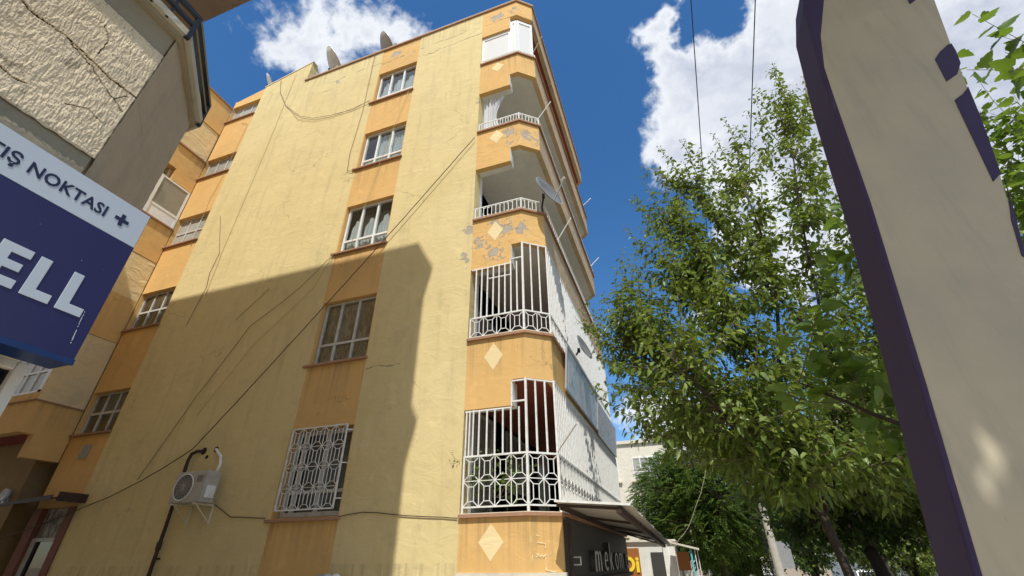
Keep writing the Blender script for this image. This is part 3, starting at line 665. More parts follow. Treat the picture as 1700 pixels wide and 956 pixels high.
bars(g1, lin(.14, k1-.13, 7), 5.75, 6.92); bars(g1, lin(k1, k2, 3)[1:3], 5.75, 7.38); bars(g1, lin(k2, kE-.06, 54)[1:], 5.75, 7.38)
# open railings (k=2, k=3), short rail at k=4
for zb, zt in ((8.32, 8.62), (11.32, 11.58), (14.32, 14.44)):
    g = MB()
    for a, b in ((.05, k1), (k1, k2), (k2, kE-.05)):
        g.bar(PG(a, zt), PG(b, zt), .012); g.bar(PG(a, zb), PG(b, zb), .009)
    for s in (.05, k1, k2, kE-.05): g.bar(PG(s, zb-.03), PG(s, zt+.01), .014)
    rl = g.build('railing', m_white_metal, B)
    n1 = 15 if zb > 9 else 11
    bars(rl, [s for s in lin(.05, k1, n1)[1:-1]], zb, zt, .007); bars(rl, lin(k1, k2, 6)[1:-1], zb, zt, .007); bars(rl, lin(k2, kE-.05, 60)[1:-1], zb, zt, .007)
    if zb < 14:
        g = MB()
        for a, b, n in ((.05, k1, 4), (k1, k2, 2)):
            for i in range(n):
                s = a+(b-a)*i/n; e = a+(b-a)*(i+1)/n; q = (e-s)
                for p1, p2 in (((s, zb), (s+q*.25, zb+.06)), ((s, zt), (s+q*.25, zt-.06)), ((e, zb), (e-q*.25, zb+.06)), ((e, zt), (e-q*.25, zt-.06))): g.bar(PG(*p1), PG(*p2), .006)
        g.build('rail_ornament', m_white_metal, rl, kind='stuff')
# corner window at the top floor: white frames and rolled down shutters
fr = MB(); sh_ = MB(); x0, xc, z0, z1 = -3.36, -2.36, 14.32, 15.78
IN = offpath(BP[:3], -.09)
def pan(a, b, z0, z1, fr, sh_):
    a = Vector((a[0], a[1], 0)); b = Vector((b[0], b[1], 0)); d = (b-a).normalized(); n = Vector((d.y, -d.x, 0)); 
    def q(mb, s0, s1, zz0, zz1, t0, t1):
        pts = [a+d*s0+Vector((0, 0, zz0)), a+d*s1+Vector((0, 0, zz0)), a+d*s1+Vector((0, 0, zz1)), a+d*s0+Vector((0, 0, zz1))]
        mb.slab([p+n*t0 for p in pts], n, t0-t1)
    L = (b-a).length
    q(fr, 0, .07, z0, z1, .03, -.03); q(fr, L-.07, L, z0, z1, .03, -.03); q(fr, .07, L-.07, z1-.12, z1, .029, -.03); q(fr, .07, L-.07, z0, z0+.06, .029, -.03)
    q(sh_, .07, L-.07, z0+.06, z1-.12, .005, -.01)
pan(IN[0], (-2.50, IN[0][1]), 14.32, 15.76, fr, sh_); pan((-2.50, IN[0][1]), IN[1], 14.32, 16.2, fr, sh_); pan(IN[1], IN[2], 14.32, 16.2, fr, sh_)
fo = fr.build('corner_window', m_white_pvc, B, label='white framed corner window with closed shutters'); sh_.build('shutter', m_shutter, fo)
# room partitions on the balconies' far ends keep the interior dim
# ---- ground shop front on the street side
SH = MB(); SH.box(-1.868, -1.80, 7.70, 14.95, 0, 2.17); SH.build('shop_facade', m_shopdark, B, label='dark panelled shop front under the corrugated awning')
MB().box(-1.80, -1.755, 7.72, 7.82, 0, 2.12).build('shop_pillar', m_rust, B)
MB().box(-1.80, -1.70, 7.85, 14.9, 1.28, 1.36).build('shop_ledge', m_rust, B)
L = thing('shop_sign', (-1.79, 9.6, 1.4), 'raised pale letters of the shop name on the dark shop front', 'sign')
for ch, y in zip('mekomo', (9.30, 10.30, 10.98, 11.72, 12.42, 13.55)):
    for dx, mt, ex, nm, wt_ in ((0, m_shopdark, .05, 'letter_side', -.004), (.054, m_letter, .004, 'letter', -.010)):
        me = text_mesh(ch, .74, FACE_X, sx=1.35, extrude=ex, weight=wt_); mn = min(v.co.y for v in me.vertices)
        add_mesh(me, nm, mt, L, (-1.745+dx, y-mn, 1.44))

# ------------------------------------------------------------------ left wing with its own balconies (part of the same block)
WG = thing('building_wing', (-16, 7, 0), 'orange and pale yellow rear wing of the block projecting at the far left', 'building')
WPth = [(-19.0, 6.2), (-14.265, 6.2), (-14.265, 7.235)]
def wstrip(z0, z1, m, o=0, name='wall', step=None, label=None):
    mb = MB(); strip(mb, WPth, o, .2, z0, z1); return mb.build(name, m, WG, **({'label': label} if label else {}))
def wband(zl, zm, zh, m=m_orange):       # band hanging lower towards the main wall
    mb = MB(); strip(mb, WPth, 0.0, .2, zm, zh); mb.box(-14.465, -14.265, 6.50, 7.235, zl, zm-.001); mb.build('wall_band', m, WG)
wband(15.62, 16.05, 17.1)
strip(MB(), WPth, .05, .2, 17.1, 17.15).build('roof_coping', m_brownledge, WG)
wstrip(14.08, 15.6, m_wingbeige, -.03)
wband(12.62, 13.1, 14.05); strip(MB(), WPth, .06, .1, 14.05, 14.10).build('sill_ledge', m_brownledge, WG)
wband(9.66, 9.66+.001, 10.95); strip(MB(), WPth, .06, .1, 10.95, 11.0).build('sill_ledge', m_brownledge, WG)
wstrip(8.28, 9.65, m_wingbeige, -.01); wband(6.93, 6.931, 8.275, m_orange)
MB().box(-14.45, -14.275, 6.22, 7.235, 5.05, 6.925).build('wall', m_wingbeige, WG)
MB().box(-14.46, -14.29, 6.215, 7.235, 5.04, 5.30).build('wall', m_wingbeige, WG)
wband(3.77, 4.28, 5.02); strip(MB(), WPth, .04, .1, 5.02, 5.05).build('sill_ledge', m_brownledge, WG)
MB().box(-19, -16.2, 6.25, 6.5, 5.05, 6.92).build('wall', m_wingbeige, WG)
MB().box(-16.2, -14.28, 6.21, 6.45, 5.05, 5.24).build('wall', m_orange, WG)
MB().box(-16.2, -14.28, 6.21, 6.45, 6.62, 6.92).build('wall', m_wingbeige, WG)
window(WG, -16.15, -14.45, 5.25, 6.6, 6.23, (0, .25, .5, .75, 1), .42, fm=m_white_pvc, fw_=.05, glassm=m_frost, label='white multi pane window on the wing above the alley')
MB().box(-14.45, -14.32, 6.215, 6.30, 5.24, 6.61).build('window_post', m_white_pvc, WG)
# enclosed balcony with big pane (between z 11 and 12.6)
fr = MB(); fr.box(-14.30, -14.25, 6.20, 6.30, 11.0, 12.6); fr.box(-14.30, -14.262, 7.16, 7.23, 11.0, 12.6); fr.box(-14.30, -14.262, 6.30, 7.16, 11.42, 11.50); fr.box(-14.30, -14.262, 6.30, 7.16, 12.54, 12.6)
fr.box(-19, -14.31, 6.20, 6.26, 12.2, 12.27); fr.box(-19, -14.31, 6.20, 6.26, 11.4, 11.47)
for x in (-15.2, -16.2, -17.2): fr.box(x, x+.06, 6.203, 6.257, 11.0, 12.6)
wf = fr.build('window', m_white_pvc, WG, label='white glazed balcony of the wing with one big greenish pane')
MB().box(-14.29, -14.28, 6.30, 7.16, 11.5, 12.54).build('pane', m_frost_w, wf); MB().box(-14.29, -14.275, 6.30, 7.16, 11.0, 11.42).build('panel', m_white_pvc, wf)
MB().box(-19, -14.32, 6.225, 6.24, 11.0, 12.2).build('panel', m_shutter, wf); MB().box(-19, -14.32, 6.225, 6.24, 12.27, 13.0).build('pane', m_frost_w, wf)
MB().box(-14.45, -14.33, 6.5, 7.235, 12.1, 12.62).build('inner_wall', m_inner, WG)
MB().box(-19, -14.47, 6.42, 15.6, 4.45, 17.0).build('inner_core', m_wingbeige, WG)
MB().box(-19, -14.48, 6.3, 7.2, 4.29, 4.4).build('balcony_slab', m_redsoffit, WG)
# recessed ground part of the wing
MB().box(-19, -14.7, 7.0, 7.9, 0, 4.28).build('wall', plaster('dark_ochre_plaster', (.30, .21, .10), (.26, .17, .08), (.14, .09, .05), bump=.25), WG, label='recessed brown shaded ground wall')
MB().box(-16.2, -15.3, 6.97, 7.0, 1.0, 2.9).build('window', m_black_metal, WG)

# ------------------------------------------------------------------ entrance door and canopy
DR = thing('entrance_door', (-13.5, D, 0), 'brown framed entrance door at the foot of the stair stripe', 'door')
MB().box(-14.24, -13.95, D-.03, D+.25, 0, 2.74).box(-13.05, -12.83, D-.03, D+.25, 0, 2.74).build('door_jamb', simple('red_brown_paint', (.22, .08, .05), .7, alt=(.15, .06, .04)), DR)
f = MB().box(-13.95, -13.88, D+.05, D+.12, 0, 2.15).box(-13.12, -13.05, D+.05, D+.12, 0, 2.15).box(-13.88, -13.12, D+.051, D+.12, 2.08, 2.15).build('door_frame', m_old_frame, DR)
MB().box(-13.88, -13.12, D+.10, D+.115, 0, 2.08).build('door_glass', glass('dark_door_glass', (.25, .2, .18), .08), f)
MB().box(-13.95, -13.05, D+.10, D+.13, 2.151, 2.74).build('transom_panel', m_print, DR)
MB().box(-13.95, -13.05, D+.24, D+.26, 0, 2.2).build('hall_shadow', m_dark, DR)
CN = thing('door_canopy', (-13.5, D, 2.8), 'thin rusty sheet canopy over the entrance door', 'canopy')
MB().slab([(-14.7, D-.6, 2.80), (-12.75, D-.6, 2.86), (-12.62, D-.02, 2.98), (-14.7, D-.02, 2.98)], (0, 0, 1), .03).build('sheet', m_rust, CN)
MB().slab([(-14.75, D-.62, 2.75), (-12.72, D-.62, 2.82), (-12.72, D-.62, 2.92), (-14.75, D-.62, 2.79)], (0, -1, 0), .02).build('edge', m_rust, CN)
MB().box(-12.66, -12.60, D-.55, D, 2.80, 2.98).build('bracket', m_rust, CN)
o = MB().slab([(-13.62, D-.012, 3.82), (-13.33, D-.012, 3.80), (-13.31, D-.012, 4.12), (-13.60, D-.012, 4.14)], (0, -1, 0), .015).build('notice_plate', m_grey_metal, label='small grey plate on the orange stripe above the door canopy', cat='plate')
WL = thing('wall_lamp', (-15.0, 6.98, 3.0), 'round white lamp in the shade left of the door canopy', 'lamp')
MB().disc((-15.0, 6.90, 3.05), (0, -1, 0), .13, t=.06, bowl=.04).build('lamp_glass', m_signwhite, WL, smooth=True); MB().box(-15.04, -14.96, 6.91, 7.0, 2.85, 2.98).build('lamp_base', m_grey_metal, WL)

# ------------------------------------------------------------------ things on the yellow wall
AC = thing('air_conditioner', (-9.0, 7.0, 2.5), 'beige outdoor air conditioner unit on brackets under the long diagonal cable', 'air conditioner')
ax0, ax1, ay0, ay1, az0, az1 = -9.42, -8.62, 6.80, 7.10, 2.62, 3.18
MB().box(ax0, ax1, ay0, ay1, az0, az1).build('casing', m_ac, AC, bevel=.015)
MB().disc((ax0+.27, ay0-.012, 2.90), (0, -1, 0), .245, .225, .02, 32).build('fan_ring', m_white_pvc, AC)
g = MB(); 
for i in range(1, 7): g.disc((ax0+.27, ay0-.010, 2.90), (0, -1, 0), .032*i+.005, .032*i, .006, 24)
for i in range(10): 
    a = math.pi*i/10; g.bar((ax0+.27-math.cos(a)*.22, ay0-.012, 2.90-math.sin(a)*.22), (ax0+.27+math.cos(a)*.22, ay0-.012, 2.90+math.sin(a)*.22), .0025)
g.build('fan_guard', m_ac, AC); MB().disc((ax0+.27, ay0-.003, 2.90), (0, -1, 0), .226, 0, .002, 28).build('fan_opening', m_acdark, AC)
g = MB()
for i in range(6): g.box(ax0+.57, ax0+.72, ay0-.004, ay0+.001, 2.98+i*.022, 2.988+i*.022)
g.build('vent_slots', m_acdark, AC)
MB().box(ax1, ax1+.035, ay0+.05, ay1-.06, 2.70, 2.92).build('valve_cover', m_white_pvc, AC, bevel=.01)
for x in (ax0+.12, ax1-.12):
    MB().bar((x, ay0-.02, az0-.02), (x, D, az0-.02), .014).bar((x, D-.01, az0-.02), (x, D-.01, az0-.35), .014).bar((x, ay0+.05, az0-.03), (x, D-.01, az0-.33), .01).build('bracket', m_lightledge, AC)
MB().tube([(ax1+.03, ay0+.15, 2.76), (ax1+.10, ay0+.12, 2.74), (ax1+.12, ay0+.16, 2.82), (ax1+.06, ay0+.2, 2.84)], .013).build('hose', m_white_pvc, AC)
o = MB().tube([(ax1-.10, 7.05, 3.18), (ax1-.12, 7.10, 3.35), (-8.98+.12, 7.15, 3.52), (-9.02, 7.18, 3.62), (-9.12, 7.20, 3.68), (-9.16, 7.3, 3.69)], .026, 8).build('refrigerant_hose', m_white_pvc, smooth=True, label='white insulated hose rising from the air conditioner to a hole in the wall', cat='hose')
MB().disc((-9.16, D-.004, 3.69), (0, -1, 0), .06, t=.003).disc((-9.36, D-.004, 3.55), (0, -1, 0), .04, t=.003).build('pipe_hole', m_dark, B)
PP = thing('drain_pipe', (-9.76, D-.06, 0), 'dark rusty drain pipe running down the yellow wall behind the air conditioner', 'pipe')
MB().tube([(-9.50, D, 3.68), (-9.60, D-.07, 3.67), (-9.70, D-.10, 3.62), (-9.74, D-.10, 3.5), (-9.76, D-.07, 2.2), (-9.78, D-.06, .0)], .035, 10).build('pipe', m_rust, PP, smooth=True)
MB().tube([(-9.77, D-.065, 1.86), (-9.775, D-.065, 2.0)], .048, 10).build('pipe_joint', m_rust, PP); MB().box(-9.85, -9.70, D-.03, D+.001, 1.70, 1.73).build('clamp', m_rust, PP)
MB().disc((-9.50, D-.004, 3.68), (0, -1, 0), .075, t=.003).build('pipe_hole', m_dark, B)
# floodlights at the foot of the wall
FLD = thing('floodlight_cluster', (-5.45, 6.9, 0), 'cluster of one brown and two white rounded lamp heads at the very bottom edge', 'lamp')
MB().bar((-5.45, 6.9, 0), (-5.45, 6.9, 1.34), .03, sides=8).build('post', m_grey_metal, FLD)
for dx, m_, rz in ((-.17, m_dish, .5), (-.04, m_signwhite, .2), (.12, m_white_pvc, -.3)):
    me = MB(); me.disc((0, 0, 0), (0, -.3, 1), .07, .01, .10, 16, bowl=-.04); o = me.build('lamp_head', m_, FLD, smooth=True); o.location = Vector((-5.45+dx, 6.88, 1.47))-off(FLD); o.data.transform(Matrix.Translation(off(FLD)))
    MB().bar((-5.45+dx, 6.88, 1.38), (-5.45, 6.9, 1.30), .02).build('arm', m_grey_metal, FLD)

def cable(pts, r, m, label, sag=0, name='cable', cat='cable'):
    P = [Vector(p) for p in pts]; out = []
    for a, b in zip(P, P[1:]):
        n = max(3, int((b-a).length/.25))
        for i in range(n): t = i/n; out.append(a.lerp(b, t)-Vector((0, 0, sag*4*t*(1-t)))+Vector((random.uniform(-1, 1), 0, random.uniform(-1, 1)))*.006)
    out.append(P[-1]); return MB().tube(out, r, 5).build(name, m, label=label, cat=cat, smooth=True)
cable([(-3.47, 7.17, 11.06), (-9.7, 7.13, 3.72), (-12.45, 7.18, 2.72), (-14.9, 6.4, 1.9)], .011, m_cable, 'long dark cable running diagonally down the whole yellow wall to the door canopy', .10)
cable([(-7.25, 7.18, 8.24), (-8.07, 7.21, 7.45), (-9.33, 7.21, 6.6), (-10.3, 7.21, 4.95), (-11.2, 7.22, 3.2)], .006, m_cable, 'thin cable fanning out left from the lit window sill, leftmost of the pair', .02)
cable([(-7.25, 7.18, 8.22), (-7.62, 7.21, 7.36), (-9.06, 7.21, 6.0), (-10.06, 7.21, 4.5)], .005, m_cable_p, 'thin cable fanning out left from the lit window sill, steeper of the pair')
cable([(-12.06, 7.20, 17.95), (-11.8, 7.21, 17.0), (-11.16, 7.21, 15.9), (-10.27, 7.21, 14.95), (-9.61, 7.21, 14.55), (-8.8, 7.21, 14.35), (-7.94, 7.21, 14.25), (-7.31, 7.19, 14.40)], .007, m_cable, 'cable hanging in a swag from the raised roof edge to the top window')
cable([(-11.16, 7.215, 15.95), (-10.3, 7.215, 14.80), (-9.55, 7.215, 14.38), (-8.7, 7.215, 14.25), (-7.33, 7.19, 14.36)], .006, m_cable_p, 'second cable just under the swag below the raised roof edge')
cable([(-11.33, 7.22, 18.0), (-11.33, 7.22, 13.9), (-11.44, 7.22, 9.4), (-11.40, 7.22, 7.9)], .006, m_cable_p, 'thin cable dropping straight down the left part of the yellow wall')
cable([(-12.2, 7.22, 11.0), (-11.54, 7.22, 9.38), (-11.60, 7.22, 8.7), (-11.50, 7.22, 8.18), (-11.68, 7.22, 7.05)], .006, m_cable, 'short crooked cable beside the shadow edge at the left')
cable([(-7.60, 7.2, 17.3), (-7.50, 7.21, 14.0), (-7.58, 7.21, 12.0), (-7.50, 7.21, 11.3), (-7.30, 7.2, 11.2)], .006, m_cable, 'cable dropping from the roof edge along the left of the upper windows')
cable([(-5.85, 7.2, 14.2), (-6.35, 7.19, 11.35), (-6.75, 7.19, 8.4)], .006, m_cable_p, 'cable crossing the orange panels between the upper windows')
cable([(-8.70, 7.22, 2.62), (-8.2, 7.22, 2.38), (-7.35, 7.22, 2.33)], .008, m_cable, 'cable from the air conditioner to the grille window')
cable([(-5.72, 7.22, 2.30), (-5.25, 7.22, 2.36), (-4.3, 7.22, 2.27), (-3.45, 7.22, 2.20)], .008, m_cable, 'cable between the grille window and the balcony corner')
cable([(-13.3, 7.23, 15.9), (-12.91, 7.23, 15.69), (-12.98, 7.23, 12.9), (-13.1, 7.23, 12.0), (-12.98, 7.23, 10.0)], .006, m_cable_p, 'thin cable on the orange stair stripe')
cable([(-9.9, 7.22, 6.9), (-9.10, 7.22, 7.65)], .005, m_cable, 'short loose wire just above the shadow edge')

m_dishdark = simple('dish_dark_grey', (.17, .17, .165), .5, alt=(.10, .10, .10), scale=8)
# dishes
def dish(loc, n, r, m, arm, label, post=None, ell=1.0, cat='satellite dish'):
    t = thing('satellite_dish', loc, label, cat); c = Vector(loc); n = Vector(n).normalized()
    MB().disc(c, n, r, 0, .012, 32, bowl=r*.22, ell=ell).build('reflector', m, t, smooth=True)
    MB().disc(c+n*r*.22, n, r*1.015, r*.97, .014, 32, ell=ell).build('rim', m_grey_metal, t)
    dn = Vector((0, 0, -1)); dn = (dn-n*dn.dot(n)).normalized()
    lnb = c+n*r*1.35+dn*r*.18
    MB().bar(c+dn*r*.97+n*r*.2, lnb, .012).build('arm', m_grey_metal, t)
    MB().bar(lnb, lnb-n*.10, .032, sides=8, r2=.022).build('receiver', m_white_pvc, t)
    b = c-n*.10; MB().box(b.x-.03, b.x+.03, b.y-.03, b.y+.03, b.z-.05, b.z+.05).build('mount', m_black_metal, t)
    if post: MB().tube([b]+[Vector(p) for p in post], .022, 8).build('post', m_black_metal, t)
    return t
dish((-1.70, 7.38, 8.72), (.85, -.42, .30), .40, m_dishdark, 0, 'grey satellite dish on the corner of the open second floor balcony rail', [(-1.86, 7.5, 8.45), (-1.86, 7.6, 8.30)])
dish((-1.66, 9.9, 5.95), (.9, -.2, .32), .32, m_dishdark, 0, 'satellite dish fixed to the street side of the caged balcony', [(-1.82, 9.9, 5.8)])
dish((-13.05, 7.45, 18.4), (.72, .42, .55), .45, m_dish_w, 0, 'small white satellite dish at the left end of the roof edge', [(-13.05, 7.6, 17.2)])
dish((-10.35, 7.85, 18.7), (.70, .42, .58), .78, m_dish_l, 0, 'large beige satellite dish beside the raised parapet end', [(-10.1, 7.9, 17.2)])
dish((-7.75, 7.75, 18.35), (.70, .42, .56), .62, m_dish, 0, 'brown satellite dish on the roof above the window stripe', [(-7.6, 7.8, 17.2)])
for x, y in ((-9.75, 7.6), (-7.15, 7.6)):
    t = thing('roof_mast', (x, y, 17.1), 'thin white mast standing %s' % ('right of the large beige dish' if x < -9 else 'right of the brown roof dish'), 'antenna')
    MB().bar((x, y, 17.1), (x, y, 18.1), .012).build('mast', m_white_pvc, t); MB().box(x-.05, x+.05, y-.03, y+.03, 18.1, 18.2).build('head', m_dish, t)
# clothes poles sticking out of the balcony edges
for (a, b, lab) in [((-1.85, 7.45, 14.40), (-1.42, 6.80, 13.90+.0), 'top floor, beside the shuttered corner window'), ((-1.86, 7.45, 11.35), (-1.45, 7.45, 11.95), 'at the curtained balcony'),
                    ((-1.86, 8.9, 8.50), (-1.45, 8.85, 9.10), 'behind the corner dish'), ((-1.86, 14.7, 14.55), (-1.5, 14.9, 15.05), 'far end of the second highest parapet'),
                    ((-1.86, 14.7, 11.40), (-1.5, 14.9, 11.9), 'far end of the parapet below that'), ((-1.86, 7.6, 3.15), (-1.35, 6.9, 3.42), 'at the lowest grille corner'), ((-1.86, 14.6, 8.3), (-1.5, 14.8, 8.8), 'far end, beside the tree branch')]:
    MB().bar(a, b, .013, sides=6).build('clothes_pole', m_white_metal, label='thin white pole sticking out, '+lab, cat='pole', group='poles sticking out of the balconies')

# curtain of the open balcony (third floor)
def cloth_grid(fn, nu, nv):
    mb = MB(); vs = [fn(i/nu, j/nv) for j in range(nv+1) for i in range(nu+1)]
    mb.add(vs, [(j*(nu+1)+i, j*(nu+1)+i+1, (j+1)*(nu+1)+i+1, (j+1)*(nu+1)+i) for j in range(nv) for i in range(nu)]); return mb
def cf(u, v):
    w = 1-.55*math.sin(math.pi*min(1, v*1.0))*(1 if u > .35 else .35)
    x = -3.36+.62*(u*w+(1-w)*.25 if u > .35 else u*(1-.15*math.sin(math.pi*v)))
    return (x, D+.22+.03*math.sin(u*34)+.015*math.sin(u*13+v*3), 12.82-1.45*v)
cloth_grid(cf, 60, 14).build('balcony_curtain', m_cloth_w, smooth=True, label='white gathered curtain in the open balcony below the shuttered corner', cat='curtain')
def sc(x, z0, z1, y0, y1, amp=.012):
    return lambda u, v: (x+amp*math.sin(u*260)+.01*math.sin(u*31+v*4), y0+(y1-y0)*u, z1+(z0-z1)*v+(.015*math.sin(u*40) if v > .95 else 0))
cloth_grid(sc(-1.96, 2.75, 4.30, 8.2, 15.1), 400, 3).build('balcony_screen', m_cloth_b, smooth=True, label='grey beige cloth screen behind the bars of the lowest balcony, street side', cat='cloth screen')
cloth_grid(sc(-1.945, 5.42, 7.34, 8.9, 15.1, .008), 400, 3).build('balcony_screen', m_cloth_w, smooth=True, label='white cloth screen behind the bars of the first floor balcony, street side', cat='cloth screen')
# things behind the lowest grille: climbing plant in pots
def plate(name, pts, n, t, m, label, cat): return MB().slab(pts, n, t).build(name, m, label=label, cat=cat)
ADV = thing('advertising_board', (-1.8, 8.3, 4.4), 'faded pale blue advertising board along the balcony edge above the lowest grille', 'board')
MB().slab([(-1.795, 8.36, 4.50), (-1.795, 11.78, 4.50), (-1.72, 11.78, 5.36), (-1.72, 8.36, 5.36)], (1, 0, -.08), .02).build('panel', m_banner, ADV)
f = MB()
for y in (8.34, 11.80): f.bar((-1.795, y, 4.48), (-1.715, y, 5.38), .018)
for x, z in ((-1.795, 4.48), (-1.715, 5.38)): f.bar((x, 8.33, z), (x, 11.81, z), .018)
f.build('frame', m_grey_metal, ADV)
AD2 = thing('patterned_board', (-1.8, 12, 4.3), 'white board with crazed pattern beyond the faded advertising board', 'board')
MB().slab([(-1.80, 11.88, 4.42), (-1.80, 15.1, 4.42), (-1.72, 15.1, 5.28), (-1.72, 11.88, 5.28)], (1, 0, -.08), .02).build('panel', m_stonepanel, AD2)
f = MB(); [f.bar((-1.80, y, 4.40), (-1.715, y, 5.30), .014) for y in (11.86, 15.12)]; f.bar((-1.80, 11.86, 4.40), (-1.80, 15.12, 4.40), .014); f.build('frame', m_grey_metal, AD2)

# ------------------------------------------------------------------ awning of the shop
AW = thing('shop_awning', (-1.85, 11, 2.2), 'corrugated metal awning sloping out over the dark shop front', 'awning')
def aw(y, t):       # t 0 wall .. 1 outer
    k = (y-7.0)/8.1; ox = -.72+.14*k; oz = 2.27-.30*k; return (-1.80+(ox+1.80)*t, y, 2.36-.04*k+(oz-2.36+.04*k)*t)
mb = MB(); n = 216; vs = []
for i in range(n+1):
    y = 7.0+8.1*i/n; c = .018*math.sin(i*2*math.pi/6)
    for t in (0, 1): p = aw(y, t); vs.append((p[0]+(.006*math.sin(i*.9) if t else 0), p[1], p[2]+c))
mb.add(vs, [(2*i, 2*i+2, 2*i+3, 2*i+1) for i in range(n)])
mb.add([(v[0], v[1], v[2]+.004) for v in vs], [(2*i, 2*i+1, 2*i+3, 2*i+2) for i in range(n)])
mb.build('sheet', simple('corrugated_sheet', (.50, .47, .42), .5, .1, alt=(.36, .32, .28), scale=5), AW, smooth=True)
mb = MB().bar([*aw(7.0, 0)], [*aw(7.0, 1)], .016); mb.build('edge_trim', m_white_metal, AW)
for y in (7.12, 9.3, 11.4, 13.4, 15.0):
    a = Vector(aw(y, 0)); b = Vector(aw(y, .88)); a.z -= .045; b.z -= .045; MB().bar(a, b, .02).build('rafter', m_rust, AW)
a = Vector(aw(7.02, .84)); b = Vector(aw(15.08, .84)); a.z -= .075; b.z -= .075; MB().bar(a, b, .035).build('front_beam', m_rust, AW)
a = Vector(aw(7.3, .03)); b = Vector(aw(15.0, .03)); a.z -= .06; b.z -= .06; MB().bar(a, b, .03).build('wall_beam', m_rust, AW)
# ragged bright leftovers along the wall joint
MB().bar((-1.79, 7.9, 1.56), (-1.66, 7.9, 1.56), .008).bar((-1.79, 7.9, 1.35), (-1.79, 7.9, 1.85), .012).bar((-1.665, 7.9, 1.56), (-1.665, 7.9, 1.66), .008).bar((-1.79, 7.9, 1.66), (-1.66, 7.9, 1.66), .008).build('wall_bracket', m_white_metal, label='small white metal bracket on the dark shop front by the orange corner', cat='bracket')
cable([(-.60, 14.6, 2.0), (-.35, 14.7, 2.1), (.25, 14.9, 2.9), (.9, 15.1, 4.3)], .0045, m_lightledge, 'white cord curving up from the awning edge into the trees', .12)

# ------------------------------------------------------------------ small white shop past the building
KS = thing('white_shop', (-3.5, 20, 0), 'low white shop building seen under the end of the corrugated awning', 'building')
MB().box(-7, -.62, 18.2, 26, -.3, 2.16).build('wall', m_wallwhite, KS)
w = MB().box(-1.42, -1.00, 18.14, 18.199, -.2, 1.85); w.build('door', m_shopdark, KS)
MB().box(-1.00, -.86, 18.12, 18.199, -.2, 2.1).build('door_post', m_wallwhite, KS)
MB().box(-.617, -.57, 19.2, 20.4, .5, 1.9).build('window', m_glass_d, KS)
MB().box(-7, -.55, 18.1, 26.1, 2.16, 2.22).build('roof', m_cream, KS)
OS = thing('yellow_letter_sign', (-2.1, 18.1, 1.2), 'orange brown sign with big yellow letters on the white shop wall', 'sign')
MB().box(-2.6, -1.80, 18.10, 18.19, 1.15, 1.98).build('panel', m_signorange, OS)
me = text_mesh('Di', .62, Matrix(((1, 0, 0), (0, 0, -1), (0, 1, 0))), sx=1.0, extrude=.02, weight=.02); add_mesh(me, 'lettering', m_signyellow, OS, (-2.42, 18.08, 1.30))
A2 = thing('small_awning', (-.3, 17.6, 0), 'small pale sloping awning beyond the corrugated one, on turquoise and white posts', 'awning')
MB().slab([(-.72, 17.2, 2.14), (.14, 17.2, 1.93), (.14, 17.95, 1.93), (-.72, 17.95, 2.14)], (0, 0, 1), .05).build('sheet', m_cream, A2)
MB().box(-.14, -.09, 17.3, 17.35, -.1, 1.93).build('post', m_turq, A2, label='turquoise post'); MB().box(-.01, .01, 17.3, 17.33, -.1, 1.90).build('post', m_white_pvc, A2); MB().box(.07, .09, 17.4, 17.43, -.1, 1.88).build('post', m_white_pvc, A2)
MB().box(-.58, -.20, 17.9, 17.94, 1.33, 1.84).build('side_panel', m_signorange, A2)
PT = thing('red_bin', (0, 16.9, 0), 'red plastic bin top under the small awning', 'bin')
MB().bar((.0, 16.9, -.05), (.0, 16.9, 1.17), .10, sides=12, r2=.15).build('body', m_red, PT); MB().bar((.0, 16.9, 1.17), (.0, 16.9, 1.20), .16, sides=12).build('rim', m_carwhite, PT)

# ------------------------------------------------------------------ grey building at the left
GB = thing('grey_building', (-8, -4, 0), 'grey brown plastered corner building with cracked rough balcony front at the upper left', 'building')
m_cream2 = plaster('bounce_cream_plaster', (.80, .64, .40), (.76, .60, .37), (.5, .42, .3), bump=.3)  # unseen upper walls made warm and pale to bounce light across the alley
m_rough = plaster('rough_beige_plaster', (.74, .61, .42), (.68, .55, .37), (.42, .33, .21), bump=.3, streak=.25, dirt=.3)
_t = m_rough.node_tree; _b = [n for n in _t.nodes if n.type == 'BSDF_PRINCIPLED'][0]; _old = _b.inputs['Base Color'].links[0].from_socket
def _pit_shade(scl, off_, lo, hi):
    g_ = _t.nodes.new('ShaderNodeNewGeometry'); mp = _t.nodes.new('ShaderNodeMapping'); mp.inputs['Scale'].default_value = scl; mp.inputs['Location'].default_value = off_; _t.links.new(g_.outputs['Position'], mp.inputs[0])
    n_ = _t.nodes.new('ShaderNodeTexNoise'); n_.inputs['Scale'].default_value = 1; n_.inputs['Detail'].default_value = 3; n_.inputs['Roughness'].default_value = .6; n_.inputs['Distortion'].default_value = .5; _t.links.new(mp.outputs[0], n_.inputs['Vector'])
    r_ = _t.nodes.new('ShaderNodeMapRange'); r_.inputs[1].default_value = lo; r_.inputs[2].default_value = hi; r_.inputs[4].default_value = .62; _t.links.new(n_.outputs['Fac'], r_.inputs[0]); return r_.outputs[0]
for scl, off_, lo, hi in (((1, 95, 24), (0, 3, 1), .60, .68), ((1, 22, 85), (0, 7, 5), .655, .71), ((1, 9, 9), (0, 1, 9), .66, .70)):  # dark pits drawn in the colour, standing in for shaded recesses
    mxn = _t.nodes.new('ShaderNodeMix'); mxn.data_type = 'RGBA'; _t.links.new(_pit_shade(scl, off_, lo, hi), mxn.inputs[0]); _t.links.new(_old, mxn.inputs[6]); mxn.inputs[7].default_value = (.20, .155, .095, 1); _old = mxn.outputs[2]
_t.links.new(_old, _b.inputs['Base Color'])
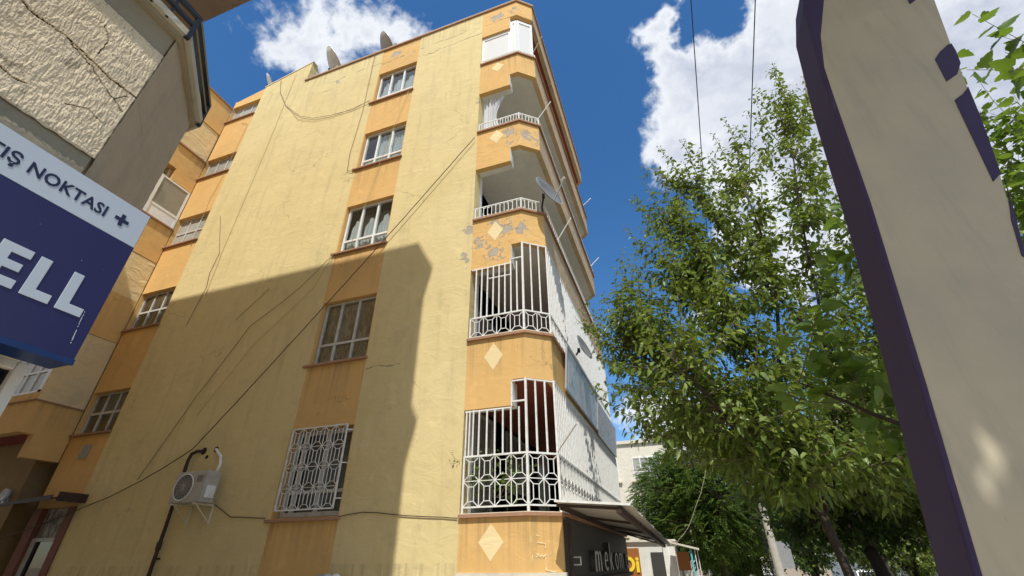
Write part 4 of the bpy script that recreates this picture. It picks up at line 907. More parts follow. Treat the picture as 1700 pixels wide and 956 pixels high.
m_brush = plaster('brushed_brown_plaster', (.44, .365, .27), (.39, .32, .24), (.26, .215, .155), bump=.35, streak=.35, dirt=.35, trowel=2.5)
m_conc = plaster('bare_grey_concrete', (.34, .29, .20), (.29, .25, .175), (.17, .145, .10), bump=.3, streak=.2, dirt=.4)
m_capc = plaster('pale_weathered_slab_edge', (.50, .46, .36), (.42, .39, .31), (.25, .23, .18), bump=.4, dirt=.5)
def seg_d(p, a, b):
    ax, ay = a; bx, by = b; dx, dy = bx-ax, by-ay; t = max(0, min(1, ((p[0]-ax)*dx+(p[1]-ay)*dy)/(dx*dx+dy*dy))); return math.hypot(p[0]-ax-dx*t, p[1]-ay-dy*t), t
CR = [([(.10, 3.97), (.28, 3.95), (.33, 3.93), (.42, 3.945), (.47, 3.955), (.59, 3.94), (.69, 3.92), (.85, 3.935)], .0062), ([(.47, 3.95), (.52, 3.93), (.62, 3.90), (.71, 3.84), (.76, 3.82), (.82, 3.79)], .0042),
      ([(.10, 3.60), (.38, 3.56), (.43, 3.545), (.47, 3.56)], .004), ([(.62, 3.60), (.70, 3.66), (.78, 3.64)], .002), ([(.55, 4.2), (.60, 4.12), (.60, 4.0)], .0022), ([(.76, 3.82), (.80, 3.90)], .002)]
CSEG = [(a, b, w) for pl, w in CR for a, b in zip(pl, pl[1:])]
m_crackshade = simple('crack_shade', (.035, .026, .018), .95)  # shade inside the cracks painted dark, the relief alone stays too light
def rough_h(y, z):
    n = mnoise.noise; 
    h = .0016*n(Vector((y*90, z*22, 0)))+.0012*n(Vector((y*24, z*18, 5)))+.0014*n(Vector((y*190, z*60, 9)))+.004*n(Vector((y*5, z*5, 2)))
    r_ = 1-abs(n(Vector((y*46+.8*n(Vector((y*9, z*9, 1))), z*11, 3))))*2; h += .0022*max(0, r_)**3
    r2_ = 1-abs(n(Vector((y*16, z*70+.6*n(Vector((y*20, 0, 4))), 13))))*2; h -= .0030*max(0, r2_)**6*max(0, n(Vector((y*7, z*7, 17)))+.3)
    r3_ = 1-abs(n(Vector((y*80, z*14, 23))))*2; h -= .0026*max(0, r3_)**6
    wob = .006*n(Vector((y*40, z*40, 7))); 
    for pl, w in CR:
        for a, b in zip(pl, pl[1:]):
            if min(a[0], b[0])-.03 < y < max(a[0], b[0])+.03:
                d, t = seg_d((y+wob, z+wob), a, b)
                if d < w*2.2: h -= .02*max(0, 1-(d/(w*1.2))**2); h += .0015*max(0, 1-abs(d-w*1.8)/w)
    return h
mb = MB(); ny, nz = 300, 330; y0, y1, z0, z1 = .12, .838, 3.425, 4.34; vs = []
for j in range(nz+1):
    for i in range(ny+1):
        y = y0+(y1-y0)*i/ny; z = z0+(z1-z0)*j/nz
        e = min(1, (y1-y)/.006)*min(1, (z-z0)/.008); yy = y+ (0 if i < ny else .004*mnoise.noise(Vector((0, z*30, 3)))); zz = z+(0 if j else .006*mnoise.noise(Vector((y*22, 0, 8))))
        vs.append((-2.6+(rough_h(y, z) if e > .9 else -.004*(1-e)), yy, zz))
mb.add(vs, [(j*(ny+1)+i, j*(ny+1)+i+1, (j+1)*(ny+1)+i+1, (j+1)*(ny+1)+i) for j in range(nz) for i in range(ny)])
mb.mi = [1 if (min(seg_d((y0+(y1-y0)*((q % ny)+.5)/ny+.006*mnoise.noise(Vector((( y0+(y1-y0)*((q % ny)+.5)/ny)*40, (z0+(z1-z0)*((q//ny)+.5)/nz)*40, 7))), z0+(z1-z0)*((q//ny)+.5)/nz+.006*mnoise.noise(Vector(((y0+(y1-y0)*((q % ny)+.5)/ny)*40, (z0+(z1-z0)*((q//ny)+.5)/nz)*40, 7)))), a, b)[0]/w for a, b, w in CSEG) < .95) else 0 for q in range(ny*nz)]
mb.build('balcony_front', [m_rough, m_crackshade], GB, smooth=True, label='rough cracked beige plaster face')
MB().box(-2.75, -2.602, -6, .12, 3.425, 4.34).build('balcony_front', m_rough, GB)
# chamfered end, brushed plaster with a crack
mb = MB(); ns, nz = 150, 240; vs = []; cc = [(.0, 3.95), (.06, 3.945), (.085, 3.925), (.155, 3.91), (.20, 3.90), (.25, 3.885)]
for j in range(nz+1):
    for i in range(ns+1):
        s = .735*i/ns; z = 3.30+1.27*j/nz; n = mnoise.noise
        h = .0022*n(Vector((s*30+z*10, z*10-s*6, 1)))+.003*n(Vector((s*7, z*7, 4)))+.0008*n(Vector((s*110+z*30, z*30, 2)))
        zc = z; wob = .004*n(Vector((s*40, z*40, 7)))
        for a, b in zip(cc, cc[1:]):
            d, t = seg_d((s+wob, z), a, b)
            if d < .004: h -= .012*(1-d/.004)
        x = -2.6-s*.7071; y = .84+s*.7071; vs.append((x+h*.7071, y+h*.7071, z))
mb.add(vs, [(j*(ns+1)+i, j*(ns+1)+i+1, (j+1)*(ns+1)+i+1, (j+1)*(ns+1)+i) for j in range(nz) for i in range(ns)])
mb.build('balcony_corner', m_brush, GB, smooth=True, label='smooth brown slanted plaster face at the balcony corner')
GP = [(-2.6, -6), (-2.6, .84), (-3.12, 1.36), (-9, 1.36)]
mb = MB(); strip(mb, GP, -.012, .12, 4.341, 4.57); mb.build('balcony_rim', m_conc, GB)
mb = MB(); strip(mb, GP[:3], -.03, .12, 3.30, 3.424); mb.build('balcony_rim', m_conc, GB)
mb = MB(); strip(mb, GP[1:], -.006, .10, 3.31, 4.57) if False else mb.box(-9, -3.13, 1.20, 1.355, 3.30, 4.57); mb.build('balcony_side', m_brush, GB)
mb = MB(); mb.prism([(-2.615, -6), (-2.615, .829), (-3.118, 1.332), (-9, 1.332), (-9, -6)], 3.31, 3.45); mb.build('balcony_slab', m_conc, GB)
mb = MB(); strip(mb, GP, -.016, .10, 3.45, 4.54); mb.build('balcony_core', m_conc, GB)
mb = MB(); strip(mb, GP, .062, .14, 4.571, 4.625); mb.build('balcony_cap', m_capc, GB)
mb = MB(); strip(mb, GP, .03, .14, 4.54, 4.5705); mb.build('balcony_cap', m_conc, GB)
RLp = offpath(GP[:3], .052); g = MB()
for z, r_ in ((4.795, .015), (4.70, .013)):
    for a, b in zip(RLp, RLp[1:]): g.bar((*a, z), (*b, z), r_)
g.bar((*RLp[1], 4.56), (*RLp[1], 4.81), .014); g.bar((*RLp[2], 4.55), (*RLp[2], 4.80), .012)
rl = g.build('railing', m_black_metal, GB, label='black metal balcony railing')
me = MB().bar((0, 0, 0), (0, 0, .24), .008, up=(0, 1, 0)).mesh('bar', m_black_metal)
for y in (-.1, .1, .3, .5, .62, .72): inst(me, 'bar', rl, (-2.548, y, 4.57))
# masses: ground floor, recessed balcony level, closed upper floors, roof
MB().box(-22, -2.80, -16, 1.08, 0, 3.30).build('ground_storey', m_cream2, GB)
MB().box(-22, -3.9, -16, .9, 3.46, 6.49).build('balcony_back_wall', m_cream2, GB)
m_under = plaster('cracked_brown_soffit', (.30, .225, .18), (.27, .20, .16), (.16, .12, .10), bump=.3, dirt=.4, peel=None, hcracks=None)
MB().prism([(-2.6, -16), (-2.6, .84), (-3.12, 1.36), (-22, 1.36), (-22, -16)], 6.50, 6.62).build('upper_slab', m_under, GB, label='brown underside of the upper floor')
for k in range(3):
    zb = 6.62+3.36*k
    MB().prism([(-2.62, -16), (-2.62, .82), (-3.13, 1.34), (-22, 1.34), (-22, -16)], zb, zb+3.24).build('upper_storey', m_cream2, GB)
    MB().prism([(-2.50, -16), (-2.50, .90), (-3.1, 1.42), (-22, 1.42), (-22, -16)], zb+3.24, zb+3.36).build('storey_band', m_cream2, GB)
m_crk = MB(); pts = [(-3.05, 1.0, 6.497), (-3.2, 1.12, 6.497), (-3.32, 1.10, 6.497), (-3.45, 1.2, 6.497), (-3.62, 1.18, 6.497)]
for a, b in zip(pts, pts[1:]): m_crk.bar(a, b, .006)
m_crk.build('soffit_crack', m_dark, GB)
SF = thing('glass_storefront', (-2.75, 0, 0), 'white framed dark shop glazing under the navy sign', 'storefront')
MB().box(-2.799, -2.745, 1.065, 1.11, 0, 2.40).box(-2.799, -2.745, -3, 1.064, 2.36, 2.40).box(-2.799, -2.75, -.4, -.34, 0, 2.359).build('frame', m_old_frame, SF, bevel=.006)
MB().box(-2.799, -2.78, -3, 1.064, 0, 2.359).build('glass', simple('black_shop_glass', (.008, .008, .010), .12), SF)
# sign box
SG = thing('shop_sign', (-2.5, 0, 2.8), 'navy and grey white light box sign reading SATIŞ NOKTASI + and ELL', 'sign')
m = MB(); m.box(-2.60, -2.452, -1.6, 1.12, 2.36, 3.212); m.build('box', m_signblue, SG, bevel=.006)
MB().box(-2.451, -2.448, -1.59, 1.114, 2.385, 2.998).build('lower_panel', m_navy, SG); MB().box(-2.451, -2.447, -1.59, 1.114, 3.0, 3.206).build('upper_panel', m_signwhite, SG)
MB().box(-2.453, -2.445, -1.6, 1.12, 2.358, 2.384).build('lower_trim', m_signblue, SG)
me = text_mesh('SATIŞ NOKTASI', .084, FACE_X, sx=1.0, extrude=.0005, weight=.0018, spacing=1.05)
ys_ = [v.co.y for v in me.vertices]; w = max(ys_)-min(ys_)
me.transform(Matrix.Diagonal((1, .545/w*1.0, 1, 1))); mn = max(v.co.y for v in me.vertices)
add_mesh(me, 'lettering', m_signink, SG, (-2.4455, .938-mn, 3.069))
MB().box(-2.447, -2.4445, .978, 1.042, 3.092, 3.110).box(-2.4468, -2.4443, 1.001, 1.019, 3.068, 3.134).build('plus_symbol', m_signink, SG)
def poly_letter(L, name='letter'):
    o_ = MB().slab([(-2.4445, y, z) for y, z in L], (1, 0, 0), .003).build(name, m_signwhite, SG, bevel=.0)
    b = o_.modifiers.new('bevel', 'BEVEL'); b.width = .006; b.segments = 3; b.affect = 'VERTICES' if False else 'EDGES'; b.limit_method = 'ANGLE'; return o_
poly_letter([(.953, 2.565), (1.055, 2.565), (1.055, 2.606), (.995, 2.606), (.995, 2.752), (.953, 2.752)])
poly_letter([(.825, 2.567), (.928, 2.567), (.928, 2.608), (.868, 2.608), (.868, 2.752), (.825, 2.752)])
poly_letter([(.692, 2.570), (.80, 2.570), (.80, 2.610), (.735, 2.610), (.735, 2.645), (.79, 2.645), (.79, 2.682), (.735, 2.682), (.735, 2.715), (.80, 2.715), (.80, 2.754), (.692, 2.754)])
g = MB()
for i in range(26):
    t = i/26; z = 2.60-t*.155
    if random.random() < .8: g.bar((-2.4472, 1.062+.012*t+random.uniform(-.001, .001), z), (-2.4472, 1.062+.012*t+random.uniform(-.001, .001), z-.005), random.uniform(.0006, .0016))
g.build('drip_mark', m_signwhite, SG)

# ------------------------------------------------------------------ pylon sign at the right
PY = thing('pylon_sign', (1.1, 2.5, 0), 'tall leaning purple and beige sign pylon close by at the right edge', 'sign')
Lf = [(.62, 0), (.95, 1.54), (1.07, 2.25), (1.23, 3.26), (1.34, 4.10), (1.385, 4.42), (1.44, 4.75), (1.50, 5.12), (1.60, 5.46), (1.80, 5.76)]
Rt = [(2.34, 5.62), (2.19, 4.85), (2.07, 4.33), (1.985, 3.95), (1.84, 3.31), (1.70, 2.80), (1.60, 2.2), (1.49, 1.4), (1.28, 0)]
poly = Lf+Rt
MB().slab([(x, 2.40, z) for x, z in poly], (0, -1, 0), .33).build('body', m_purple, PY, bevel=.018)
def shr(d, d2): 
    return [(x+d+(0 if z < 4.6 else .03 if z < 4.9 else .11 if z < 5.2 else .16), z-(.05 if z > 5.6 else 0)) for x, z in Lf]+[(x-d2, z) for x, z in Rt]
MB().slab([(x, 2.398, z) for x, z in shr(.022, .004)], (0, -1, 0), .012).build('face_panel', m_beige, PY, bevel=.004)
for q in ([(1.94, 4.22), (1.985, 4.27), (2.045, 4.315), (2.064, 4.315), (2.055, 4.24), (2.03, 4.13), (1.98, 4.05), (1.91, 4.01)],
          [(1.88, 3.85), (1.93, 3.88), (1.968, 3.915), (1.978, 3.93), (1.93, 3.70), (1.83, 3.28), (1.78, 3.24)],
          [(2.05, 4.86), (2.04, 4.80), (2.10, 4.835), (2.16, 4.88), (2.2, 4.97), (2.15, 5.0), (2.06, 4.95)],
          [(1.80, 3.15), (1.83, 3.25), (1.765, 3.02), (1.692, 2.78), (1.685, 2.80), (1.74, 3.0)]):
    MB().slab([(x, 2.3945, z) for x, z in q], (0, -1, 0), .006).build('emblem_piece', m_purple, PY)

# ------------------------------------------------------------------ street furniture, vehicles, far buildings
def pole(x, y, h, lean, label, r=.14):
    t = thing('street_pole', (x, y, gz(y)), label, 'pole'); MB().bar((x, y, gz(y)), (x+lean, y, gz(y)+h), r, sides=12, r2=r*.72).build('shaft', m_concrete_pole, t, smooth=False)
    MB().bar((x, y, gz(y)+h*.7), (x, y, gz(y)+h*.7+.06), r*1.02, sides=12).build('collar', m_grey_metal, t); return t
pole(1.98, 30, 2.25, -.03, 'pale round pole with cut top, left one in the gap between the trees', .17)
t = pole(2.60, 20, 5.6, -.02, 'taller pale pole, right one, with a grey sign back attached', .15)
MB().box(2.72, 3.12, 20.02, 20.05, 1.35, 2.15).build('sign_back', m_grey_metal, t)
MB().bar((2.40, 19.9, gz(20)), (2.36, 19.9, 2.7), .025, sides=8).build('cable_tube', m_black_metal, t)
def car(x, y, L, Wd, H, label, van=False, tilt=0, rot=0):
    t = thing('parked_car', (x, y, gz(y)+0.0), label, 'van' if van else 'car'); z = gz(y); hx = Wd/2
    prof = [(-L/2, .35), (-L/2, .85), (-L/2+.15, H*.62), (-L/2+.45, H*.97), (-L/2+.8, H), (L*.12, H), (L*.25, H*.68), (L/2-.25, H*.55), (L/2, .55), (L/2, .3)]
    if van: prof = [(-L/2, .35), (-L/2, H*.9), (-L/2+.15, H), (L*.25, H), (L*.36, H*.88), (L/2-.3, H*.55), (L/2, H*.45), (L/2, .3)]
    mb = MB(); n = len(prof); vs = []
    for s in (-1, 1):
        for (a, b) in prof: k = 1 if b < H*.62 else .86; vs.append((x+s*hx*k, y+a, z+b))
    mb.add(vs, [tuple(range(n)), tuple(range(n, 2*n))[::-1]]+[(i, n+i, n+(i+1) % n, (i+1) % n) for i in range(n)])
    b_ = mb.build('body', m_carwhite, t, bevel=.05)
    w = MB(); zw0, zw1 = z+H*.66, z+H*.92
    w.box(x-hx*.74, x+hx*.74, y-L/2+(.02 if van else .16), y-L/2+(.05 if van else .5), zw0, zw1)
    w.box(x-hx*.88, x-hx*.86, y-L*.3, y+L*.1, zw0, zw1); w.box(x+hx*.86, x+hx*.88, y-L*.3, y+L*.1, zw0, zw1)
    MB().slab([(x-hx*.75, y-L/2-.01+(0 if van else .13), zw0), (x+hx*.75, y-L/2-.01+(0 if van else .13), zw0), (x+hx*.72, y-L/2-.01+(.05 if van else .40), zw1), (x-hx*.72, y-L/2-.01+(.05 if van else .40), zw1)], (0, -1, .3), .02).build('rear_window', m_acdark, t)
    w.build('side_window', m_acdark, t)
    for sx_ in (-1, 1):
        MB().box(x+sx_*hx*.78-.1, x+sx_*hx*.78+.1, y-L/2-.015, y-L/2+.02, z+.75, z+.95).build('tail_light', m_lampred, t)
        MB().box(x+sx_*hx*.7-.12, x+sx_*hx*.7+.12, y+L/2-.03, y+L/2+.01, z+.58, z+.70).build('headlight', m_headl, t)
        MB().bar((x+sx_*(hx*.8), y-L/2, z+.03+H), (x+sx_*(hx*.8), y+L*.1, z+.03+H), .02).build('roof_rail', m_grey_metal, t) if not van else None
        for yy in (-L*.32, L*.32):
            wl_ = MB().bar((x+sx_*(hx-.2), y+yy, z+.32), (x+sx_*(hx+.01), y+yy, z+.32), .32, sides=18).build('wheel', m_rubber, t); MB().bar((x+sx_*(hx-.01), y+yy, z+.32), (x+sx_*(hx+.02), y+yy, z+.32), .19, sides=12).build('rim', m_grey_metal, wl_)
    MB().box(x-hx*.9, x+hx*.9, y-L/2-.06, y-L/2+.02, z+.35, z+.55).build('bumper', m_acdark, t)
    return t
car(4.25, 40.5, 4.6, 1.75, 1.62, 'white van whose roof shows between the two poles', True)
car(9.75, 39.0, 4.3, 1.78, 1.42, 'white estate car whose roof shows below the dark tree')
def block(x0, x1, y0, y1, h, m, label, cols, rows, zf, face='y', wm=m_frost):
    t = thing('far_building', ((x0+x1)/2, (y0+y1)/2, gz(y0)), label, 'building'); z = gz(y0)
    MB().box(x0, x1, y0, y1, z-.5, h).build('wall', m, t); MB().box(x0-.15, x1+.15, y0-.15, y1+.15, h, h+.2).build('roof', m_cream, t)
    for j in range(rows):
        zz = zf+j*3.0
        if zz+1.5 > h: break
        for i in range(cols):
            if face == 'y':
                a = x1-.8-i*2.4; window(t, a-1.5, a, zz, zz+1.35, y0-.05, (0, .33, .66, 1), .35, fw_=.07, glassm=m_frost, room=False)
                MB().box(a-1.65, a+.15, y0-.16, y0-.001, zz-.12, zz-.02).build('window_sill', m_lightledge, t)
            else:
                a = y0+1.2+i*3.2; window(t, a, a+1.5, zz, zz+1.35, (x0-.05) if face == 'l' else (x1+.05), (0, .5, 1), None, fw_=.08, glassm=m_frost, room=False, axis='x') if face == 'r' else MB().box(x0-.04, x0-.001, a, a+1.5, zz, zz+1.35).build('window', m_frost, t)
    return t
block(-11, -.45, 31, 46, 8.1, m_cream, 'pale flat roofed building with white windows behind the feathery tree', 3, 2, 2.9)
MB().box(-2.6, -1.0, 30.2, 30.99, 5.25, 6.15).build('balcony', m_cream, label='small projecting cream balcony on the pale far building', cat='balcony') if False else None
block(-10, -3, 62, 80, 11, m_wallwhite, 'white block further down the street on the left', 2, 3, 3, 'y')
block(15.5, 26, 24, 44, 13, m_cream, 'cream building across the road behind the dark trees', 5, 4, 2.5, 'l')
block(15.5, 27, 48, 75, 15, m_wallwhite, 'white building far across the road', 6, 4, 2.5, 'l')

# ------------------------------------------------------------------ overhead wires
def wire(a, b, label, r=.011):
    a = Vector(a); b = Vector(b); MB().tube([a.lerp(b, i/16)-Vector((0, 0, .0)) for i in range(17)], r, 5).build('overhead_wire', m_black_metal, label=label, cat='wire')
wire((2.0, -3.3, 14.62), (2.0, 14.2, 8.84), 'left one of the two dark overhead wires crossing the big cloud')
wire((3.0, -3.2, 12.79), (3.0, 14.5, 8.79), 'right one of the two dark overhead wires crossing the big cloud')

# ------------------------------------------------------------------ trees
def mesh_np(name, V, F, mat):
    me = bpy.data.meshes.new(name); V = np.asarray(V, dtype=np.float32); F = np.asarray(F, dtype=np.int32); k = F.shape[1]
    me.vertices.add(len(V)); me.vertices.foreach_set('co', V.ravel()); me.loops.add(F.size); me.loops.foreach_set('vertex_index', F.ravel())
    me.polygons.add(len(F)); me.polygons.foreach_set('loop_start', np.arange(0, F.size, k, dtype=np.int32)); me.polygons.foreach_set('loop_total', np.full(len(F), k, dtype=np.int32))
    me.materials.append(mat); me.update(calc_edges=True); return me
LEAF6 = (np.array([0, .28, .68, 1, .68, .28]), np.array([0, .46, .34, 0, -.34, -.46]), [(0, 1, 2, 3), (3, 4, 5, 0)])
LEAF4 = (np.array([0, .5, 1, .5]), np.array([0, .5, 0, -.5]), [(0, 1, 2, 3)])
BIG = (np.array([.0, -.06, .08, .26, .36, .52, .60, .80, 1.0, .80, .60, .52, .36, .26, .08, -.06]), np.array([0, .2, .44, .50, .38, .42, .30, .2, 0, -.2, -.30, -.42, -.38, -.50, -.44, -.2]),
       [(0, 1, 2, 3), (0, 3, 4, 5), (0, 5, 6, 8), (6, 7, 8, 8), (0, 8, 10, 11), (10, 8, 9, 9), (0, 11, 12, 13), (0, 13, 14, 15)])
def leaf_arrays(P, Dr, L, Wf, shape=LEAF6, fold=.16, droop=.18, rng=None):
    P = np.asarray(P); Dr = np.asarray(Dr); L = np.asarray(L); n = len(P)
    Dr = Dr/np.linalg.norm(Dr, axis=1, keepdims=True)
    up = np.tile([0, 0, 1.], (n, 1))+rng.normal(0, .45, (n, 3)); side = np.cross(Dr, up); side /= np.linalg.norm(side, axis=1, keepdims=True)+1e-9; nr = np.cross(side, Dr)
    a, b, fs = shape; k = len(a)
    V = P[:, None, :]+Dr[:, None, :]*(a[None, :, None]*L[:, None, None])+side[:, None, :]*(b[None, :, None]*(L*Wf)[:, None, None])
    V = V+nr[:, None, :]*((np.abs(b)[None, :]*fold*L[:, None])[:, :, None]); V[:, :, 2] -= (a[None, :]**2)*droop*L[:, None]
    F = (np.array(fs)[None, :, :]+(np.arange(n)*k)[:, None, None]).reshape(-1, 4)
    return V.reshape(-1, 3), F
class Tree:
    def __init__(s, seed): s.rng = np.random.default_rng(seed); s.wood = MB(); s.tw = MB(); s.P = []; s.Dr = []; s.L = []
    def limb(s, pts, r0, r1, sides=8):
        P = [Vector(p) for p in pts]; out = []
        for i in range(len(P)-1):
            a = P[max(i-1, 0)]; b = P[i]; c = P[i+1]; d = P[min(i+2, len(P)-1)]
            for k in range(4):
                t = k/4; out.append(.5*((2*b)+(c-a)*t+(2*a-5*b+4*c-d)*t*t+(3*b-a-3*c+d)*t*t*t)+Vector(s.rng.normal(0, .012, 3)))
        out.append(P[-1]); s.wood.tube(out, r0, sides, 0, r1); return out
    def shoot(s, a, b, r=.012, step=.05, leaf=.09, t0=.15, bend=.12, twigs=5, tl=.4, lv=.25, tip=.55):
        a = Vector(a); b = Vector(b); d = b-a; Ln = d.length
        if Ln < .05: return
        rn = s.rng; pd = Vector(rn.normal(0, 1, 3)); pd -= pd.project(d); pd.normalize()
        f = lambda t: a+d*t+pd*(bend*Ln*math.sin(math.pi*t)*.5)+Vector((0, 0, -.10*Ln*math.sin(math.pi*t)))
        n = 6; pts = [f(i/n) for i in range(n+1)]; s.tw.tube(pts, r, 4, 0, r*.3)
        cnt = max(2, int(Ln*(1-t0)/step)); ph = rn.uniform(0, 6.28); dn = d.normalized(); u = dn.cross(Vector((.3, .2, 1))).normalized(); v = dn.cross(u)
        for i in range(cnt):
            t = t0+(1-t0)*(i+1)/cnt; p = f(t); ang = ph+i*2.4; q = u*math.cos(ang)+v*math.sin(ang); ld = q*1.0+dn*.45+Vector((0, 0, -.25))+Vector(rn.normal(0, lv, 3))
            s.P.append(p+q*.02); s.Dr.append(ld); s.L.append(leaf*rn.uniform(.6, 1.15)*(1 if t < .75 else 1-(t-.75)/.25*(1-tip)))
        for j in range(twigs):
            t = rn.uniform(.15, .9); p = f(t); q = Vector(rn.normal(0, 1, 3)).normalized(); e = p+(dn*.6+q*.8+Vector((0, 0, .15))).normalized()*tl*rn.uniform(.5, 1.2)*(1.15-t*.6)
            s.shoot(p, e, r*.45, step, leaf*.95, .1, .1, 0, tl, lv, tip)
    def finish(s, thing_, leafm, Wf=.8, shape=LEAF6, parts=0, fold=.16, droop=.18, near=None):
        o = off(thing_)
        s.wood.build('trunk', m_bark, thing_, smooth=True); s.tw.build('twigs', m_twig, thing_, kind='stuff')
        P = np.array([tuple(p) for p in s.P]); Dr = np.array([tuple(p) for p in s.Dr]); L = np.array(s.L); idx = np.arange(len(P))
        if parts:
            vec = P-np.array([0, 0, 1.6]); cs = (vec@np.array(fw))/np.linalg.norm(vec, axis=1)
            xs = 850+743.99*(vec@np.array(r2))/(vec@np.array(fw)); ysn = 478-743.99*(vec@np.array(u2))/(vec@np.array(fw))
            vis = (cs > 0) & (xs > -10) & (xs < 1710) & (ysn > -10) & (ysn < 966)
            sc = np.where(vis, L/np.linalg.norm(vec, axis=1), 0); order = np.argsort(-sc)[:parts]; order = order[sc[order] > 0]
            protos = []
            for q in range(6):
                V, F = leaf_arrays(np.zeros((1, 3)), np.array([[1, 0, 0.]]), np.array([1.]), Wf, shape, fold*s.rng.uniform(.5, 1.3), droop*s.rng.uniform(.3, 1.6), s.rng); protos.append(mesh_np('leaf', V, F, leafm))
            for i in order:
                d = Vector(Dr[i]).normalized(); up = Vector((0, 0, 1))+Vector(s.rng.normal(0, .45, 3)); sd_ = d.cross(up).normalized(); nr = sd_.cross(d)
                Mx = Matrix((d, -sd_, nr)).transposed()*float(L[i]); inst(protos[i % 6], 'leaf', thing_, P[i], mat=Mx)
            idx = np.setdiff1d(idx, order)
        V, F = leaf_arrays(P[idx], Dr[idx], L[idx], Wf, shape, fold, droop, s.rng)
        me = mesh_np('foliage', V-np.array(o), F, leafm); ob = bpy.data.objects.new('foliage', me); COL.objects.link(ob); ob.parent = thing_; ORG[ob.name] = o; ob['kind'] = 'stuff'
        return len(P)
def ell(rng, c, r, pw=.45):
    d = rng.normal(0, 1, 3); d /= np.linalg.norm(d); return np.array(c)+d*np.array(r)*rng.uniform(0, 1)**pw

# tall mulberry in front of the far end of the block
T = Tree(11); TA = thing('mulberry_tree', (2.1, 9.0, .1), 'tall airy tree with long upright leafy shoots against the big cloud', 'tree')
T.limb([(2.1, 9, 0), (2.08, 9.0, 1.2), (2.0, 9.0, 2.3)], .075, .065, 12)
limbs = [[(2.0, 9, 2.2), (1.2, 8.9, 3.4), (.2, 8.8, 4.6), (-.6, 8.8, 5.4)], [(2.0, 9, 2.2), (1.9, 9, 4.0), (1.4, 9, 6.2), (1.0, 9, 8.2)], [(2.0, 9, 2.2), (2.8, 9.1, 4.2), (3.2, 9, 6.6), (3.9, 9.0, 10.2)],
         [(2.0, 9, 2.2), (3.0, 9.5, 3.6), (4.2, 9.8, 5.2), (5.2, 9.8, 7.6)], [(2.0, 9, 2.2), (1.2, 8.0, 3.0), (.6, 7.4, 3.8), (.2, 7.2, 4.4)], [(2.0, 9, 2.2), (1.6, 10, 3.4), (1.0, 11, 4.8), (.4, 11.4, 6.2)],
         [(1.9, 9, 4.0), (2.4, 8.7, 6.2), (2.5, 8.6, 8.6)], [(2.9, 9, 5), (2.2, 9.2, 7), (1.6, 9.2, 9.2)]]
LP = []
for l in limbs: LP += T.limb(l, .042, .013, 7)[3:]
LPn = np.array([tuple(p) for p in LP])
def attach(target, lo=.0):
    t = np.array(target); d = np.linalg.norm((LPn-t)*np.array([1, 1, .8]), axis=1)+np.where(LPn[:, 2] > t[2]-.1, 3, 0)+T.rng.uniform(0, .9, len(LPn)); return LPn[np.argmin(d)]
tall = [(-1.6, 9.0, 6.3), (-1.3, 9.1, 6.9), (.5, 9, 10.4), (.15, 9, 9.5), (1.6, 9, 11.0), (4.3, 9, 12.9), (2.7, 9, 11.4), (-.2, 8.9, 8.5), (5.0, 9.4, 12.6), (3.7, 9, 12.2), (.7, 9, 10.3), (1.3, 9, 9.6), (.2, 8.9, 9.0), (1.9, 8.9, 10.4), (2.9, 9, 11.0), (3.5, 9, 11.8), (-.6, 9, 7.3), (-.75, 8.8, 6.2), (.6, 9.2, 8.4), (1.2, 8.9, 8.9), (2.2, 9.2, 9.2), (-1.0, 9.1, 6.5), (4.0, 9.2, 10.9), (.0, 9, 7.9), (.9, 8.8, 9.4), (1.0, 9, 10.9), (.95, 9.1, 10.1), (.45, 8.7, 9.6), (2.35, 9, 10.9), (2.1, 9.1, 10.2), (4.2, 9, 12.7), (4.45, 9.2, 11.9), (3.9, 8.8, 11.6), (3.2, 8.8, 11.2), (5.2, 9.5, 12.2), (5.6, 9.4, 11.2), (-1.45, 8.9, 6.45), (-1.2, 8.9, 6.1), (-.92, 9, 6.85), (-.5, 8.8, 6.7),
        (.1, 8.6, 8.2), (.35, 8.8, 7.9), (-1.5, 9.1, 4.75), (-1.35, 9.0, 4.55), (-1.1, 9, 5.5), (1.5, 9, 10.2), (2.8, 9, 10.4), (.6, 9, 9), (1.7, 9.2, 9.8), (4.8, 9.3, 11.2), (-.1, 9, 7.4), (-.3, 8.9, 7.9), (2.6, 9.1, 9.6), (3.6, 9.2, 10.6)]
for q in tall:
    a = attach(np.array(q)-np.array([0, 0, 1.0])); T.shoot(a, q, .014, .048, .14, .15, .12, 10, .42)
for i in range(840):
    c, r_ = [((.7, 9, 4.9), (2.1, 2.2, 1.7)), ((1.8, 9.1, 6.7), (2.0, 2.0, 2.1)), ((3.6, 9.2, 7.4), (2.2, 2.0, 2.6)), ((2.0, 8.8, 3.5), (2.9, 2.2, 1.35)), ((3.9, 9.4, 5.0), (2.6, 2.2, 1.9)), ((1.4, 9, 8.2), (1.35, 1.4, 1.5)), ((.3, 8.9, 6.7), (1.2, 1.3, 1.1)), ((4.8, 9.3, 8.6), (1.5, 1.5, 2.3))][int(T.rng.choice(8, p=[.17, .10, .10, .27, .16, .07, .06, .07]))]
    q = ell(T.rng, c, r_)
    lowz = 3.0+max(0, .9-q[0])*.35 if q[0] < 1 else 2.05
    if q[2] < lowz: q[2] = lowz+T.rng.uniform(0, .6)
    a = attach(q); 
    if np.linalg.norm(q-a) > 2.2: a = q+(a-q)/np.linalg.norm(a-q)*2.2
    T.shoot(a, q, .010, .060, .168, .15, .15, 5, .40, lv=.35)
nA = T.finish(TA, m_leaf, .56, droop=.35)
